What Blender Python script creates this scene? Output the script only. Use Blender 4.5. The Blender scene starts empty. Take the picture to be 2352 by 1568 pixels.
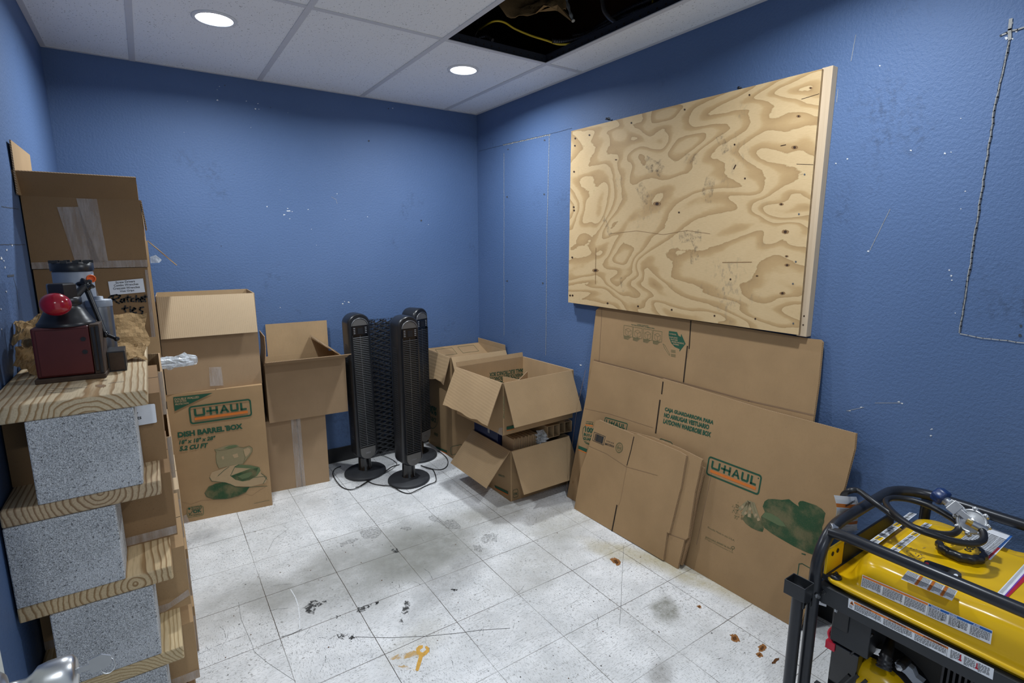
import bpy, math, random
from mathutils import Vector, Matrix
from mathutils.geometry import tessellate_polygon
random.seed(7)
C = bpy.context.scene.collection
V = Vector
PI = math.pi
# ---------------------------------------------------------------- camera
FPX = 1216.7
YAW, PITCH, ROLL = 0.5977, 0.1789, -0.0008
CAM = V((-2.1352, -3.6015, 1.496))
FWD = V((math.sin(YAW)*math.cos(PITCH), math.cos(YAW)*math.cos(PITCH), -math.sin(PITCH)))
_r = V((math.cos(YAW), -math.sin(YAW), 0)); _u = _r.cross(FWD)
RIGHT = math.cos(ROLL)*_r + math.sin(ROLL)*_u
UP = -math.sin(ROLL)*_r + math.cos(ROLL)*_u
cd = bpy.data.cameras.new('camera'); cam = bpy.data.objects.new('camera', cd); C.objects.link(cam)
cd.sensor_width = 36; cd.lens = 36*FPX/2352; cd.clip_start = 0.02
cam.matrix_world = Matrix(((RIGHT.x, UP.x, -FWD.x, CAM.x), (RIGHT.y, UP.y, -FWD.y, CAM.y), (RIGHT.z, UP.z, -FWD.z, CAM.z), (0, 0, 0, 1)))
bpy.context.scene.camera = cam
vs = bpy.context.scene.view_settings
vs.view_transform = 'Standard'; vs.look = 'None'; vs.gamma = 1; vs.use_curve_mapping = False
vs.exposure = 0.0
# ---------------------------------------------------------------- light
W = bpy.data.worlds.new('world'); bpy.context.scene.world = W; W.use_nodes = True
W.node_tree.nodes['Background'].inputs[0].default_value = (0.80, 0.90, 1.0, 1)
W.node_tree.nodes['Background'].inputs[1].default_value = 0.55
H = 2.454                                   # ceiling height
LAMPS = [(-1.793, -0.835, 18), (-0.583, -0.845, 18), (-0.583, -2.70, 15), (-2.20, -4.10, 12)]  # last one is an added front fill behind the camera, its source unseen
for x, y, e in LAMPS:
    ld = bpy.data.lights.new('lamp_light', 'AREA'); ld.shape = 'DISK'; ld.size = 0.10
    ld.energy = e; ld.color = (0.90, 0.955, 1.0); ld.spread = 2.86
    lo = bpy.data.objects.new('lamp_light', ld); lo.location = (x, y, H-0.012); C.objects.link(lo)
# ---------------------------------------------------------------- pixel -> place on a known plane
def ray(u, v): return (RIGHT*((u-1176)/FPX) - UP*((v-784)/FPX) + FWD)
def px(u, v, x=None, y=None, z=None):
    d = ray(u, v)
    if x is not None: t = (x-CAM.x)/d.x
    elif y is not None: t = (y-CAM.y)/d.y
    else: t = (z-CAM.z)/d.z
    return CAM + d*t
def crop(x0, y0, s): return lambda *p: [(x0+a*s, y0+b*s) for a, b in p]
# ---------------------------------------------------------------- materials
MATS = {}
class NT:
    def __init__(s, name, rough=0.6, metal=0.0, spec=0.5):
        m = bpy.data.materials.new(name); m.use_nodes = True; s.m = m; s.t = m.node_tree
        s.b = s.t.nodes['Principled BSDF']; s.b.inputs['Roughness'].default_value = rough
        s.b.inputs['Metallic'].default_value = metal; s.b.inputs['Specular IOR Level'].default_value = spec
        MATS[name] = m; s._c = None
    def n(s, typ, **k):
        nd = s.t.nodes.new(typ)
        for a, b in k.items():
            if a.startswith('i_'):
                key = a[2:]; key = int(key) if key.isdigit() else key.replace('_', ' ')
                s.plug(nd.inputs[key], b)
            else: setattr(nd, a, b)
        return nd
    def plug(s, sock, v):
        if hasattr(v, 'links') or isinstance(v, bpy.types.NodeSocket): s.t.links.new(v, sock)
        elif isinstance(v, (tuple, list)) and len(v) == 3 and sock.type == 'RGBA': sock.default_value = (*v, 1)
        else: sock.default_value = v
    def co(s):
        if not s._c: s._c = s.n('ShaderNodeTexCoord').outputs['Object']
        return s._c
    def mapped(s, scale=(1, 1, 1), rot=(0, 0, 0), loc=(0, 0, 0)):
        return s.n('ShaderNodeMapping', i_Vector=s.co(), i_Scale=scale, i_Rotation=rot, i_Location=loc).outputs[0]
    def noise(s, scale, detail=3, rough=0.5, vec=None, dist=0):
        return s.n('ShaderNodeTexNoise', i_Vector=vec or s.co(), i_Scale=scale, i_Detail=detail, i_Roughness=rough, i_Distortion=dist).outputs[0]
    def m_(s, op, a, b=0.0, c=None, clamp=False):
        nd = s.n('ShaderNodeMath', operation=op, use_clamp=clamp); s.plug(nd.inputs[0], a); s.plug(nd.inputs[1], b)
        if c is not None: s.plug(nd.inputs[2], c)
        return nd.outputs[0]
    def step(s, v, a, b, lo=0.0, hi=1.0):
        nd = s.n('ShaderNodeMapRange', interpolation_type='SMOOTHSTEP'); s.plug(nd.inputs[0], v)
        for i, q in enumerate((a, b, lo, hi)): nd.inputs[i+1].default_value = q
        return nd.outputs[0]
    def mix(s, f, a, b, blend='MIX'):
        nd = s.n('ShaderNodeMix', data_type='RGBA', blend_type=blend); s.plug(nd.inputs[0], f); s.plug(nd.inputs[6], a); s.plug(nd.inputs[7], b)
        return nd.outputs[2]
    def ramp(s, v, stops):
        nd = s.n('ShaderNodeValToRGB', i_0=v); e = nd.color_ramp.elements
        while len(e) < len(stops): e.new(0.5)
        for q, (p, c) in zip(e, stops): q.position = p; q.color = (*c, 1)
        return nd.outputs[0]
    def sep(s, v=None):
        o = s.n('ShaderNodeSeparateXYZ', i_0=v or s.co()).outputs; return o[0], o[1], o[2]
    def col(s, c): s.plug(s.b.inputs['Base Color'], c)
    def rough(s, c): s.plug(s.b.inputs['Roughness'], c)
    def bump(s, h, strength=0.3, dist=0.002):
        nd = s.n('ShaderNodeBump', i_Height=h, i_Strength=strength, i_Distance=dist); s.t.links.new(nd.outputs[0], s.b.inputs['Normal'])
def plain(name, c, rough=0.6, metal=0.0, spec=0.5, var=0.12, scale=25, bump=0):
    k = NT(name, rough, metal, spec); n = k.noise(scale, 4)
    k.col(k.mix(n, tuple(q*(1-var) for q in c), tuple(min(1, q*(1+var)) for q in c)))
    if bump: k.bump(k.noise(scale*6, 3), bump, 0.001)
    return k
def cardboard(name, c, flute=(0, 0, 0), fl=0.12, stain=0.15):
    k = NT(name, 0.82, 0, 0.25)
    a = k.noise(2.2, 4, 0.6); b = k.noise(90, 3, 0.7, k.mapped((1, 1, 0.35))); d = k.noise(420, 2, 0.5)
    base = k.mix(k.step(a, .3, .7), tuple(q*(1-stain) for q in c), tuple(q*(1+stain*.5) for q in c))
    base = k.mix(k.m_('MULTIPLY', b, .35), base, tuple(q*.80 for q in c))
    base = k.mix(k.step(d, .62, .74), base, tuple(q*.72 for q in c))
    ax = {'x': 0, 'y': 1, 'z': 2}
    X = k.sep()
    w = None
    for i, f in enumerate(flute):
        if f: w = k.m_('SINE', k.m_('MULTIPLY', X[i], f))
    if w is not None:
        base = k.mix(k.m_('MULTIPLY', k.step(w, .2, 1), fl), base, tuple(q*.7 for q in c))
        h = k.m_('ADD', k.m_('MULTIPLY', w, .12), k.m_('ADD', a, k.m_('MULTIPLY', d, .15)))
    else: h = k.m_('ADD', k.m_('MULTIPLY', a, 1.0), k.m_('MULTIPLY', d, .15))
    k.col(base); k.bump(h, 0.35, 0.004)
    return k
CB = (0.41, 0.268, 0.140)
cardboard('cardboard', CB)
cardboard('cardboard_brown', (0.27, 0.165, 0.082))
cardboard('cardboard_grey', (0.36, 0.245, 0.145))
cardboard('cardboard_inner', (0.46, 0.315, 0.175), (900, 0, 0), .15)
cardboard('cardboard_pale', (0.56, 0.42, 0.27), (700, 0, 0), .16, .06)
cardboard('cardboard_sheet', (0.37, 0.235, 0.118), (0, 0, 0))
k = NT('cardboard_edge', 0.9, 0, 0.1); X = k.sep()
w = k.m_('SINE', k.m_('MULTIPLY', k.m_('ADD', X[0], k.m_('ADD', X[1], X[2])), 800))
k.col(k.mix(k.step(w, -.2, .4), (0.22, .13, .07), (0.55, .40, .25)))
for nm, c in dict(print_green=(0.018, 0.080, 0.045), print_green_mid=(0.12, 0.16, 0.075), print_green_pale=(0.27, 0.225, 0.125), print_orange=(0.62, 0.17, 0.03),
                  print_kraft=(0.42, .30, .17), print_black=(0.03, 0.03, 0.03), print_olive=(0.13, 0.13, 0.06), slot_dark=(0.025, 0.015, 0.008), crease=(0.24, .15, .085),
                  label_white=(0.72, 0.75, 0.80), label_grey=(0.42, 0.43, 0.45), label_blue=(0.03, .13, .42), label_red=(0.45, .02, .04), label_orange=(0.75, .22, .04), label_green=(.02, .3, .08), label_purple=(.2, .05, .35)).items():
    plain(nm, c, 0.7, 0, 0.3, 0.08, 60)
# tape: see-through film
def film(name, c, alpha, rough=0.25):
    k = NT(name, rough, 0, 0.6); X = k.sep(); n = k.noise(60, 5, .7, k.mapped((1, 1, .12)))
    k.col(k.mix(n, tuple(q*.8 for q in c), c)); k.plug(k.b.inputs['Alpha'], k.step(n, .25, .75, alpha*.55, min(1, alpha*1.35))); k.bump(n, .5, .002)
film('tape', (0.62, 0.56, 0.52), 0.42, 0.3)
film('plastic_film', (0.75, 0.80, 0.85), 0.5, 0.12)
# setting
k = NT('wall_blue', 0.60, 0, 0.35)
a = k.noise(0.9, 3); s_ = k.noise(2.4, 5, .65); sp = k.noise(38, 4, .7)
base = k.mix(k.step(a, .3, .7), (0.078, 0.137, 0.275), (0.097, 0.162, 0.315))
sm = k.m_('MULTIPLY', k.step(s_, .56, .74), k.step(sp, .44, .62))
base = k.mix(k.m_('MULTIPLY', sm, .5), base, (0.04, .06, .11))
base = k.mix(k.m_('MULTIPLY', k.step(k.noise(130, 2), .72, .8), .25), base, (0.05, .07, .12))
k.col(base)
hb = k.m_('ADD', k.noise(95, 3, .55), k.m_('MULTIPLY', k.noise(260, 2, .5), .35))
k.bump(hb, 0.55, 0.0042)
k = NT('ceiling_tile', 0.9, 0, 0.15)
v = k.noise(190, 2, .4, k.mapped((1, .55, 1), (0, 0, .5)), .6); a = k.noise(1.4, 3)
d = k.m_('MULTIPLY', k.step(v, .66, .70), .75)
k.col(k.mix(d, k.mix(k.step(a, .35, .7), (0.86, .89, .93), (0.90, .93, .96)), (.24, .26, .28)))
k.bump(v, -.4, .002)
plain('ceiling_grid', (0.66, 0.67, 0.70), 0.45, 0, .4, .05)
plain('grid_dark', (0.035, 0.04, 0.055), 0.45, .3)
plain('plenum', (0.018, 0.015, 0.013), 0.95, 0, .1, .5, 3)
plain('joist', (0.05, 0.022, 0.012), 0.9, 0, .1, .5, 8)
plain('door_paint', (0.62, .64, .60), .5)
plain('baseboard_black', (0.012, .012, .014), 0.35, 0, .5, .3)
# floor: one-foot vinyl tiles, joints, flecks and dirt
k = NT('vinyl_floor', 0.34, 0, 0.5); X, Y, Z = k.sep()
S = 0.3048
def joint(q, off, wid):
    f = k.m_('FRACT', k.m_('DIVIDE', k.m_('SUBTRACT', k.m_('ADD', q, k.m_('MULTIPLY', k.m_('SUBTRACT', k.noise(6, 2), .5), .004)), off), S))
    e = k.m_('MULTIPLY', k.m_('MINIMUM', f, k.m_('SUBTRACT', 1.0, f)), S)
    return k.step(e, wid, wid*2.6, 1, 0)
jn = k.m_('MAXIMUM', joint(X, -.3331-10*S, .0007), joint(Y, -1.5965-20*S, .0007))
jv = k.step(k.noise(1.7, 2), .30, .62)
jn = k.m_('MULTIPLY', jn, k.m_('ADD', k.m_('MULTIPLY', jv, .65), .35))
ix = k.m_('FLOOR', k.m_('DIVIDE', k.m_('SUBTRACT', X, -.3331-10*S), S)); iy = k.m_('FLOOR', k.m_('DIVIDE', k.m_('SUBTRACT', Y, -1.5965-20*S), S))
par = k.m_('MODULO', k.m_('ADD', ix, iy), 2.0)
fx = k.noise(1, 3, .6, k.mapped((85, 260, 85)), .5); fy = k.noise(1, 3, .6, k.mapped((260, 85, 85)), .5)
fl = k.m_('ADD', k.m_('MULTIPLY', fx, par), k.m_('MULTIPLY', fy, k.m_('SUBTRACT', 1.0, par)))
base = k.mix(k.step(k.noise(7, 5, .65), .3, .7), (0.74, .75, .755), (0.92, .925, .93))
base = k.mix(k.m_('MULTIPLY', k.step(fl, .53, .66), .55), base, (.20, .20, .19)); base = k.mix(k.m_('MULTIPLY', k.step(k.noise(240, 3, .65), .55, .72), .30), base, (.20, .20, .20)); base = k.mix(k.m_('MULTIPLY', k.m_('MULTIPLY', k.step(k.noise(75, 4, .7), .56, .66), k.step(k.noise(4.5, 3), .42, .6)), .75), base, (.13, .12, .105)); base = k.mix(k.m_('MULTIPLY', k.step(k.noise(2.1, 4, .6), .42, .68), .30), base, (.36, .35, .32))
# fine scratches running any way
for rot, th in ((.4, .79), (2.2, .80), (1.35, .81), (.95, .80), (2.75, .79)):
    sc = k.noise(1, 2, .5, k.mapped((9, 420, 9), (0, 0, rot)), .2); msk = k.step(k.noise(5+rot, 2), .52, .62)
    base = k.mix(k.m_('MULTIPLY', k.m_('MULTIPLY', k.step(sc, th-.16, th-.08), msk), .62), base, (.12, .12, .12))
# dirt with a place of its own
def blob(cx, cy, rx, ry, rot, c, amt, ns=5, lo=.35, hi=.7):
    global base
    amt = min(1, amt*1.25); d = k.n('ShaderNodeVectorMath', operation='LENGTH', i_0=k.n('ShaderNodeMapping', vector_type='TEXTURE', i_Vector=k.co(), i_Location=(cx, cy, 0), i_Rotation=(0, 0, rot), i_Scale=(rx, ry, 1)).outputs[0]).outputs['Value']
    f = k.step(k.m_('ADD', d, k.m_('MULTIPLY', k.m_('SUBTRACT', k.noise(ns, 5, .65), .5), 1.5)), .35, 1.15, 1, 0)
    g = k.step(k.noise(ns*4, 5, .7), lo, hi, .55, 1)
    base = k.mix(k.m_('MULTIPLY', k.m_('MULTIPLY', f, g), amt), base, c)
def fpx(u, v): p = px(u, v, z=0); return p.x, p.y
for u, v, rx, ry, rot, c, amt, ns in ((850, 1300, .62, .34, .35, (.33, .33, .31), .62, 3), (1000, 1250, .45, .28, .25, (.30, .30, .27), .6, 4), (960, 1270, .42, .25, .25, (.27, .27, .245), .72, 4), (520, 1400, .25, .2, .35, (.36, .36, .34), .5, 6), (1240, 1290, .4, .2, .35, (.42, .41, .37), .4, 6), (700, 1330, .30, .16, .5, (.30, .30, .28), .60, 5), (1150, 1170, .35, .16, 0, (.36, .35, .31), .6, 5), (1040, 1330, .3, .12, .4, (.22, .22, .21), .45, 6),
                                 (620, 1370, .12, .2, 0, (.33, .33, .31), .5, 5), (1530, 1400, .11, .07, .6, (.17, .17, .13), .72, 9), (1620, 1330, .42, .10, 1.9, (.45, .38, .20), .6, 5), (1440, 1270, .30, .09, 2.1, (.48, .42, .25), .6, 6),
                                 (1290, 1190, .30, .2, 0, (.38, .36, .28), .4, 5), (1520, 1545, .09, .05, .3, (.2, .19, .17), .6, 8), (1660, 1310, .35, .08, 1.8, (.48, .44, .30), .4, 6), (470, 1230, .1, .07, 0, (.25, .26, .27), .45, 8), (660, 1120, .25, .1, 0, (.35, .34, .30), .5, 7), (950, 1480, .18, .1, .4, (.50, .48, .40), .4, 8)):
    x_, y_ = fpx(u, v); blob(x_, y_, rx, ry, rot, c, amt, ns)
base = k.mix(jn, base, (.06, .04, .025))
k.col(base); k.rough(k.step(k.noise(12, 4), .3, .7, .26, .5)); k.bump(k.m_('SUBTRACT', k.noise(30, 3), jn), .12, .002)
# things
def lumber(name, cx, cz, freq, c1, c2, seed=0.0):
    k = NT(name, .7, 0, .25); X, Y, Z = k.sep()
    n1 = k.noise(1, 3, .55, k.mapped((9, 1.6, 9), loc=(seed, seed, seed))); n2 = k.noise(260, 2, .6, k.mapped((1, .06, 1)))
    dx = k.m_('SUBTRACT', X, cx); dz = k.m_('SUBTRACT', Z, cz)
    r = k.m_('SQRT', k.m_('ADD', k.m_('MULTIPLY', dx, dx), k.m_('MULTIPLY', dz, dz)))
    r = k.m_('ADD', r, k.m_('MULTIPLY', k.m_('SUBTRACT', n1, .5), .045))
    f = k.m_('FRACT', k.m_('MULTIPLY', r, freq))
    b = k.ramp(f, [(0, c1), (.55, c1), (.80, c2), (.93, tuple(q*.85 for q in c2)), (1, c1)])
    b = k.mix(k.m_('MULTIPLY', k.step(n2, .4, .8), .35), b, tuple(q*.6 for q in c2))
    b = k.mix(k.m_('MULTIPLY', k.step(k.noise(5, 3), .62, .8), .3), b, (.16, .13, .11))
    k.col(b); k.bump(k.m_('ADD', k.m_('MULTIPLY', f, -.3), n2), .25, .0015)
lumber('lumber_a', .03, -.06, 78, (.62, .49, .31), (.36, .22, .10))
lumber('lumber_b', .03, .0, 92, (.52, .39, .24), (.27, .165, .085), 3)
lumber('lumber_c', .07, -.02, 88, (.60, .45, .26), (.33, .20, .09), 7)
lumber('lumber_d', -.02, -.16, 120, (.62, .48, .28), (.42, .29, .14), 11)
k = NT('stud_wood', .7, 0, .25); n = k.noise(1, 4, .6, k.mapped((90, 90, 2.5))); k.col(k.mix(n, (.50, .37, .24), (.66, .53, .38)))
k = NT('concrete', .95, 0, .15)
v = k.n('ShaderNodeTexVoronoi', i_Vector=k.co(), i_Scale=260.0).outputs['Distance']
n = k.noise(420, 3, .7); pit = k.m_('MAXIMUM', k.step(k.noise(210, 3, .6), .61, .68), k.m_('MULTIPLY', k.step(k.noise(480, 2, .6), .58, .68), .7)); lg = k.noise(9, 4)
b = k.mix(k.step(n, .3, .7), (.30, .31, .315), (.78, .79, .80)); b = k.mix(k.step(lg, .4, .75), b, k.mix(n, (.50, .51, .52), (.82, .83, .84)))
b = k.mix(k.m_('MULTIPLY', pit, .8), b, (.06, .06, .065)); k.col(b)
k.bump(k.m_('SUBTRACT', k.m_('ADD', n, k.m_('MULTIPLY', v, .5)), k.m_('MULTIPLY', pit, 1.6)), .8, .0025)
# plywood face in its own plane (object y runs along the wall, z up)
k = NT('plywood', .62, 0, .3)
n = k.noise(1, 2.2, .5, k.mapped((1, 1.25, 2.6), loc=(0, 3.3, 1.7)), .7)
wob = k.noise(1, 3, .6, k.mapped((1, 14, 30)))
f = k.m_('FRACT', k.m_('ADD', k.m_('MULTIPLY', n, 15.5), k.m_('MULTIPLY', wob, .35)))
b = k.ramp(f, [(0, (.62, .45, .245)), (.46, (.60, .43, .23)), (.62, (.50, .335, .16)), (.88, (.43, .28, .13)), (.94, (.38, .24, .11)), (.965, (.62, .46, .25))])
fib = k.noise(1, 4, .7, k.mapped((40, 40, 420)))
b = k.mix(k.m_('MULTIPLY', k.step(fib, .35, .75), .28), b, (.40, .26, .12))
gr = k.m_('MULTIPLY', k.step(k.noise(3.1, 4, .6), .55, .72), k.step(k.noise(60, 3, .6, k.mapped((1, 1, .6))), .48, .66))
b = k.mix(k.m_('MULTIPLY', gr, .42), b, (.13, .12, .10)); k.col(b); k.bump(k.m_('ADD', fib, k.m_('MULTIPLY', f, .3)), .2, .0015)
k = NT('ply_edge', .8, 0, .2); X, Y, Z = k.sep()
k.col(k.mix(k.noise(30, 4), (.16, .10, .05), (.42, .31, .18)))
plain('knot', (.045, .022, .012), .6, 0, .3, .5, 60); plain('knot_halo', (.26, .15, .065), .6, 0, .3, .4, 90)
plain('black_plastic', (.013, .014, .017), .33, 0, .5, .2, 8); plain('black_gloss', (.008, .008, .010), .12, 0, .6)
plain('black_dusty', (.035, .037, .042), .55, 0, .4, .5, 14, .1); plain('grille', (.042, .043, .046), .35, .3)
plain('charcoal', (.16, .155, .15), .38, .45); plain('silver_trim', (.45, .46, .48), .3, .8); plain('black_rubber', (.010, .010, .011), .38, 0, .5)
plain('mesh_metal', (.05, .053, .06), .38, .5, .5, .3)
plain('dark_steel', (.045, .045, .05), .35, .7, .5, .5, 20, .1); plain('steel', (.42, .43, .45), .3, .9, .5, .25, 30, .1); plain('dark_zinc', (.16, .165, .175), .32, .7, .5, .35, 30, .1); plain('bright_steel', (.60, .61, .62), .34, 1)
plain('grey_cast', (.26, .29, .34), .5, .2, .5, .3, 20); plain('red_paint', (.085, .010, .009), .42, 0, .5, .35, 12, .05); plain('red_ball', (.35, .006, .02), .16, 0, .6, .05)
plain('rust_brown', (.07, .045, .03), .7, .3, .4, .6, 30, .3); plain('orange_plastic', (.85, .13, .01), .4)
k = NT('kraft_paper', .85, 0, .2); n = k.noise(14, 5, .7); k.col(k.mix(n, (.24, .145, .06), (.44, .29, .14))); k.bump(n, .8, .01)
plain('yellow_paint', (.76, .46, .005), .25, 0, .5, .04, 3); plain('tube_black', (.022, .024, .030), .30, .25, .5, .2, 40)
plain('bracket_black', (.03, .033, .038), .42, .3, .5, .25, 15); plain('engine_black', (.012, .012, .013), .5, 0, .4, .4, 12)
plain('aluminium', (.55, .56, .57), .32, .85, .5, .3, 40, .15); plain('blue_plastic', (.008, .03, .12), .35, 0, .5, .1); plain('brass', (.55, .38, .1), .3, .9)
plain('cable_yellow', (.65, .47, .03), .45); plain('cable_black', (.008, .008, .009), .4); plain('red_wire', (.6, .02, .05), .4)
plain('conduit_metal', (.5, .52, .55), .3, .85); plain('conduit_dark', (.05, .05, .055), .4, .6)
plain('rust_stain', (.30, .13, .04), .7, 0, .3, .5, 90); plain('rust_dark', (.11, .045, .015), .8, 0, .2, .6, 90); plain('rust_orange', (.68, .38, .07), .6, 0, .3, .3, 70)
plain('grime', (.11, .11, .105), .7, 0, .3, .5, 120); plain('grime_light', (.33, .34, .33), .35, 0, .4, .3, 60); plain('chip_white', (.72, .74, .76), .8); plain('seam', (.36, .36, .35), .85, 0, .2, .5, 80); plain('seam_dark', (.05, .06, .08), .8)
plain('navy_box', (.010, .016, .065), .3, 0, .5, .1); plain('screw_zinc', (.25, .28, .30), .35, .8)
plain('scratch_white', (.8, .82, .84), .5); plain('paper_white', (.80, .82, .86), .6)
k = NT('rust_smear', .6); n = k.noise(35, 4); k.col((.70, .42, .10)); k.plug(k.b.inputs['Alpha'], k.step(n, .35, .7, 0.0, .75))
k = NT('grime_film', .6); n = k.noise(60, 4, .7); k.col((.04, .04, .04)); k.plug(k.b.inputs['Alpha'], k.step(n, .38, .62, 0.0, .85))
k = NT('print_photo', .8, 0, .2); a = k.noise(11, 4, .6); d = k.noise(300, 2, .6); f_ = k.m_('ADD', k.step(a, .42, .68, 0.0, .45), k.m_('MULTIPLY', k.step(d, .5, .65), .12)); k.col(k.mix(f_, (0.030, 0.078, 0.036), (.30, .21, .11)))
k = NT('smudge_film', .7); n = k.noise(45, 5, .75); k.col((.10, .09, .08)); k.plug(k.b.inputs['Alpha'], k.step(n, .42, .75, 0.0, .42))
k = NT('glue_film', .35); n = k.noise(90, 4, .7); k.col((.20, .20, .20)); k.plug(k.b.inputs['Alpha'], k.step(n, .35, .7, 0.0, .45))
k = NT('lamp_lens', .5); k.b.inputs['Emission Color'].default_value = (.93, .97, 1, 1); k.b.inputs['Emission Strength'].default_value = 9
# ---------------------------------------------------------------- mesh builder
class MB:
    def __init__(s, M=None): s.v = []; s.f = []; s.mi = []; s.sm = []; s.mats = []; s.M = M
    def mat(s, m):
        if m not in s.mats: s.mats.append(m)
        return s.mats.index(m)
    def add(s, vs_, fs, m, smooth=False):
        b = len(s.v); M = s.M
        s.v += [tuple(M @ V(p)) if M else tuple(p) for p in vs_]; i = s.mat(m)
        for f in fs: s.f.append([b+q for q in f]); s.mi.append(i); s.sm.append(smooth)
    def box(s, a, b, m):
        x0, y0, z0 = a; x1, y1, z1 = b
        s.add([(x0, y0, z0), (x1, y0, z0), (x1, y1, z0), (x0, y1, z0), (x0, y0, z1), (x1, y0, z1), (x1, y1, z1), (x0, y1, z1)],
              [(0, 3, 2, 1), (4, 5, 6, 7), (0, 1, 5, 4), (1, 2, 6, 5), (2, 3, 7, 6), (3, 0, 4, 7)], m)
    def obox(s, c, ex, ey, ez, m):      # oriented box from centre and half-axes
        c, ex, ey, ez = V(c), V(ex), V(ey), V(ez)
        P = [c+ex*a+ey*b+ez*d for d in (-1, 1) for a, b in ((-1, -1), (1, -1), (1, 1), (-1, 1))]
        s.add(P, [(0, 3, 2, 1), (4, 5, 6, 7), (0, 1, 5, 4), (1, 2, 6, 5), (2, 3, 7, 6), (3, 0, 4, 7)], m)
    def slab(s, pts, d, m, me=None):    # polygon pts extruded by vector d
        d = V(d); n = len(pts); P = [V(p) for p in pts]; tr = tessellate_polygon([P])
        a, b_, c_ = tr[0]; nn = (P[b_]-P[a]).cross(P[c_]-P[a]); fl = nn.dot(d) > 0
        up = [t if fl else t[::-1] for t in tr]
        s.add([p+d for p in P], up, m); s.add(P, [t[::-1] for t in up], m)
        area = V((0, 0, 0))
        for i in range(n): area += P[i].cross(P[(i+1) % n])
        o = area.dot(d) > 0
        for i in range(n):
            j = (i+1) % n; q = [P[i], P[j], P[j]+d, P[i]+d]
            s.add(q if o else q[::-1], [(0, 1, 2, 3)], me or m)
    def tube(s, path, r, m, n=10, closed=False, caps=True, rf=None):
        P = [V(p) for p in path]; L = len(P); rings = []; up = None
        for i in range(L):
            t = (P[(i+1) % L]-P[i-1]) if closed else (P[min(i+1, L-1)]-P[max(i-1, 0)])
            if t.length < 1e-9: t = V((0, 0, 1))
            t.normalize()
            if up is None:
                up = V((0, 0, 1)) if abs(t.z) < .9 else V((1, 0, 0))
            a = (up - t*up.dot(t))
            if a.length < 1e-6: a = t.orthogonal()
            a.normalize(); up = a; b = t.cross(a); rr = rf(i/(L-1)) if rf else r
            rings.append([P[i]+(a*math.cos(2*PI*k/n)+b*math.sin(2*PI*k/n))*rr for k in range(n)])
        vs_ = [p for q in rings for p in q]; fs = []
        for i in range(L if closed else L-1):
            j = (i+1) % L
            for k in range(n): fs.append((i*n+k, i*n+(k+1) % n, j*n+(k+1) % n, j*n+k))
        s.add(vs_, fs, m, True)
        if caps and not closed: s.add(rings[0], [tuple(range(n))[::-1]], m); s.add(rings[-1], [tuple(range(n))], m)
    def lathe(s, prof, m, c=(0, 0, 0), ax=(0, 0, 1), n=28, smooth=True, wob=None, cap=True):   # prof: (r, h)
        ax = V(ax).normalized(); a = ax.orthogonal().normalized(); b = ax.cross(a); c = V(c)
        vs_ = []
        for r, h in prof:
            for k in range(n):
                t = 2*PI*k/n; rr = r*(wob(t, h) if wob else 1); vs_.append(c+ax*h+(a*math.cos(t)+b*math.sin(t))*rr)
        fs = [(i*n+k, i*n+(k+1) % n, (i+1)*n+(k+1) % n, (i+1)*n+k) for i in range(len(prof)-1) for k in range(n)]
        s.add(vs_, fs, m, smooth)
        if cap and prof[0][0] > 1e-5: s.add(vs_[:n], [tuple(range(n))[::-1]], m)
        if cap and prof[-1][0] > 1e-5: s.add(vs_[-n:], [tuple(range(n))], m)
    def build(s, name, parent=None, loc=None, bevel=0, seg=2, sub=0):
        me = bpy.data.meshes.new(name); o = bpy.data.objects.new(name, me)
        off = V((0, 0, 0))
        if parent is not None: off = V(parent.get('_w', (0, 0, 0)))
        elif loc is not None: off = V(loc)
        me.from_pydata([tuple(V(p)-off) for p in s.v], [], s.f)
        for m in s.mats: me.materials.append(MATS[m])
        me.polygons.foreach_set('material_index', s.mi); me.polygons.foreach_set('use_smooth', s.sm); me.update()
        C.objects.link(o)
        if parent is not None:
            o.parent = parent; o['_w'] = tuple(off)
        elif loc is not None: o.location = off; o['_w'] = tuple(off)
        if bevel:
            b = o.modifiers.new('bevel', 'BEVEL'); b.width = bevel; b.segments = seg; b.limit_method = 'ANGLE'; b.angle_limit = .6
        return o
def thing(name, label, cat, loc=(0, 0, 0), group=None):
    o = bpy.data.objects.new(name, None); C.objects.link(o); o.location = loc; o.empty_display_size = .05
    o['_w'] = tuple(loc); return tag(o, label, cat, group)
def tag(o, label, cat, group=None):
    o['label'] = label; o['category'] = cat
    if group: o['group'] = group
    return o
def struct(o): o['kind'] = 'structure'; return o
# ---------------------------------------------------------------- flat frames and printed marks
_tc = {}
def text_geo(body, bold=0.0, shear=0.0, sx=1.0):
    key = (body, bold, shear, sx)
    if key in _tc: return _tc[key]
    cu = bpy.data.curves.new('t', 'FONT'); cu.body = body; cu.offset = bold; cu.shear = shear; cu.resolution_u = 3; cu.fill_mode = 'FRONT'
    ob = bpy.data.objects.new('t', cu); C.objects.link(ob); bpy.context.view_layer.update()
    me = bpy.data.meshes.new_from_object(ob.evaluated_get(bpy.context.evaluated_depsgraph_get()))
    vs_ = [(q.co.x, q.co.y) for q in me.vertices]; fs = [tuple(p.vertices) for p in me.polygons]
    bpy.data.objects.remove(ob); bpy.data.curves.remove(cu); bpy.data.meshes.remove(me)
    x0 = min(q[0] for q in vs_); x1 = max(q[0] for q in vs_); y0 = min(q[1] for q in vs_); y1 = max(q[1] for q in vs_)
    _tc[key] = ([((q[0]-x0)/(x1-x0), (q[1]-y0)/(y1-y0)) for q in vs_], fs); return _tc[key]
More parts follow.
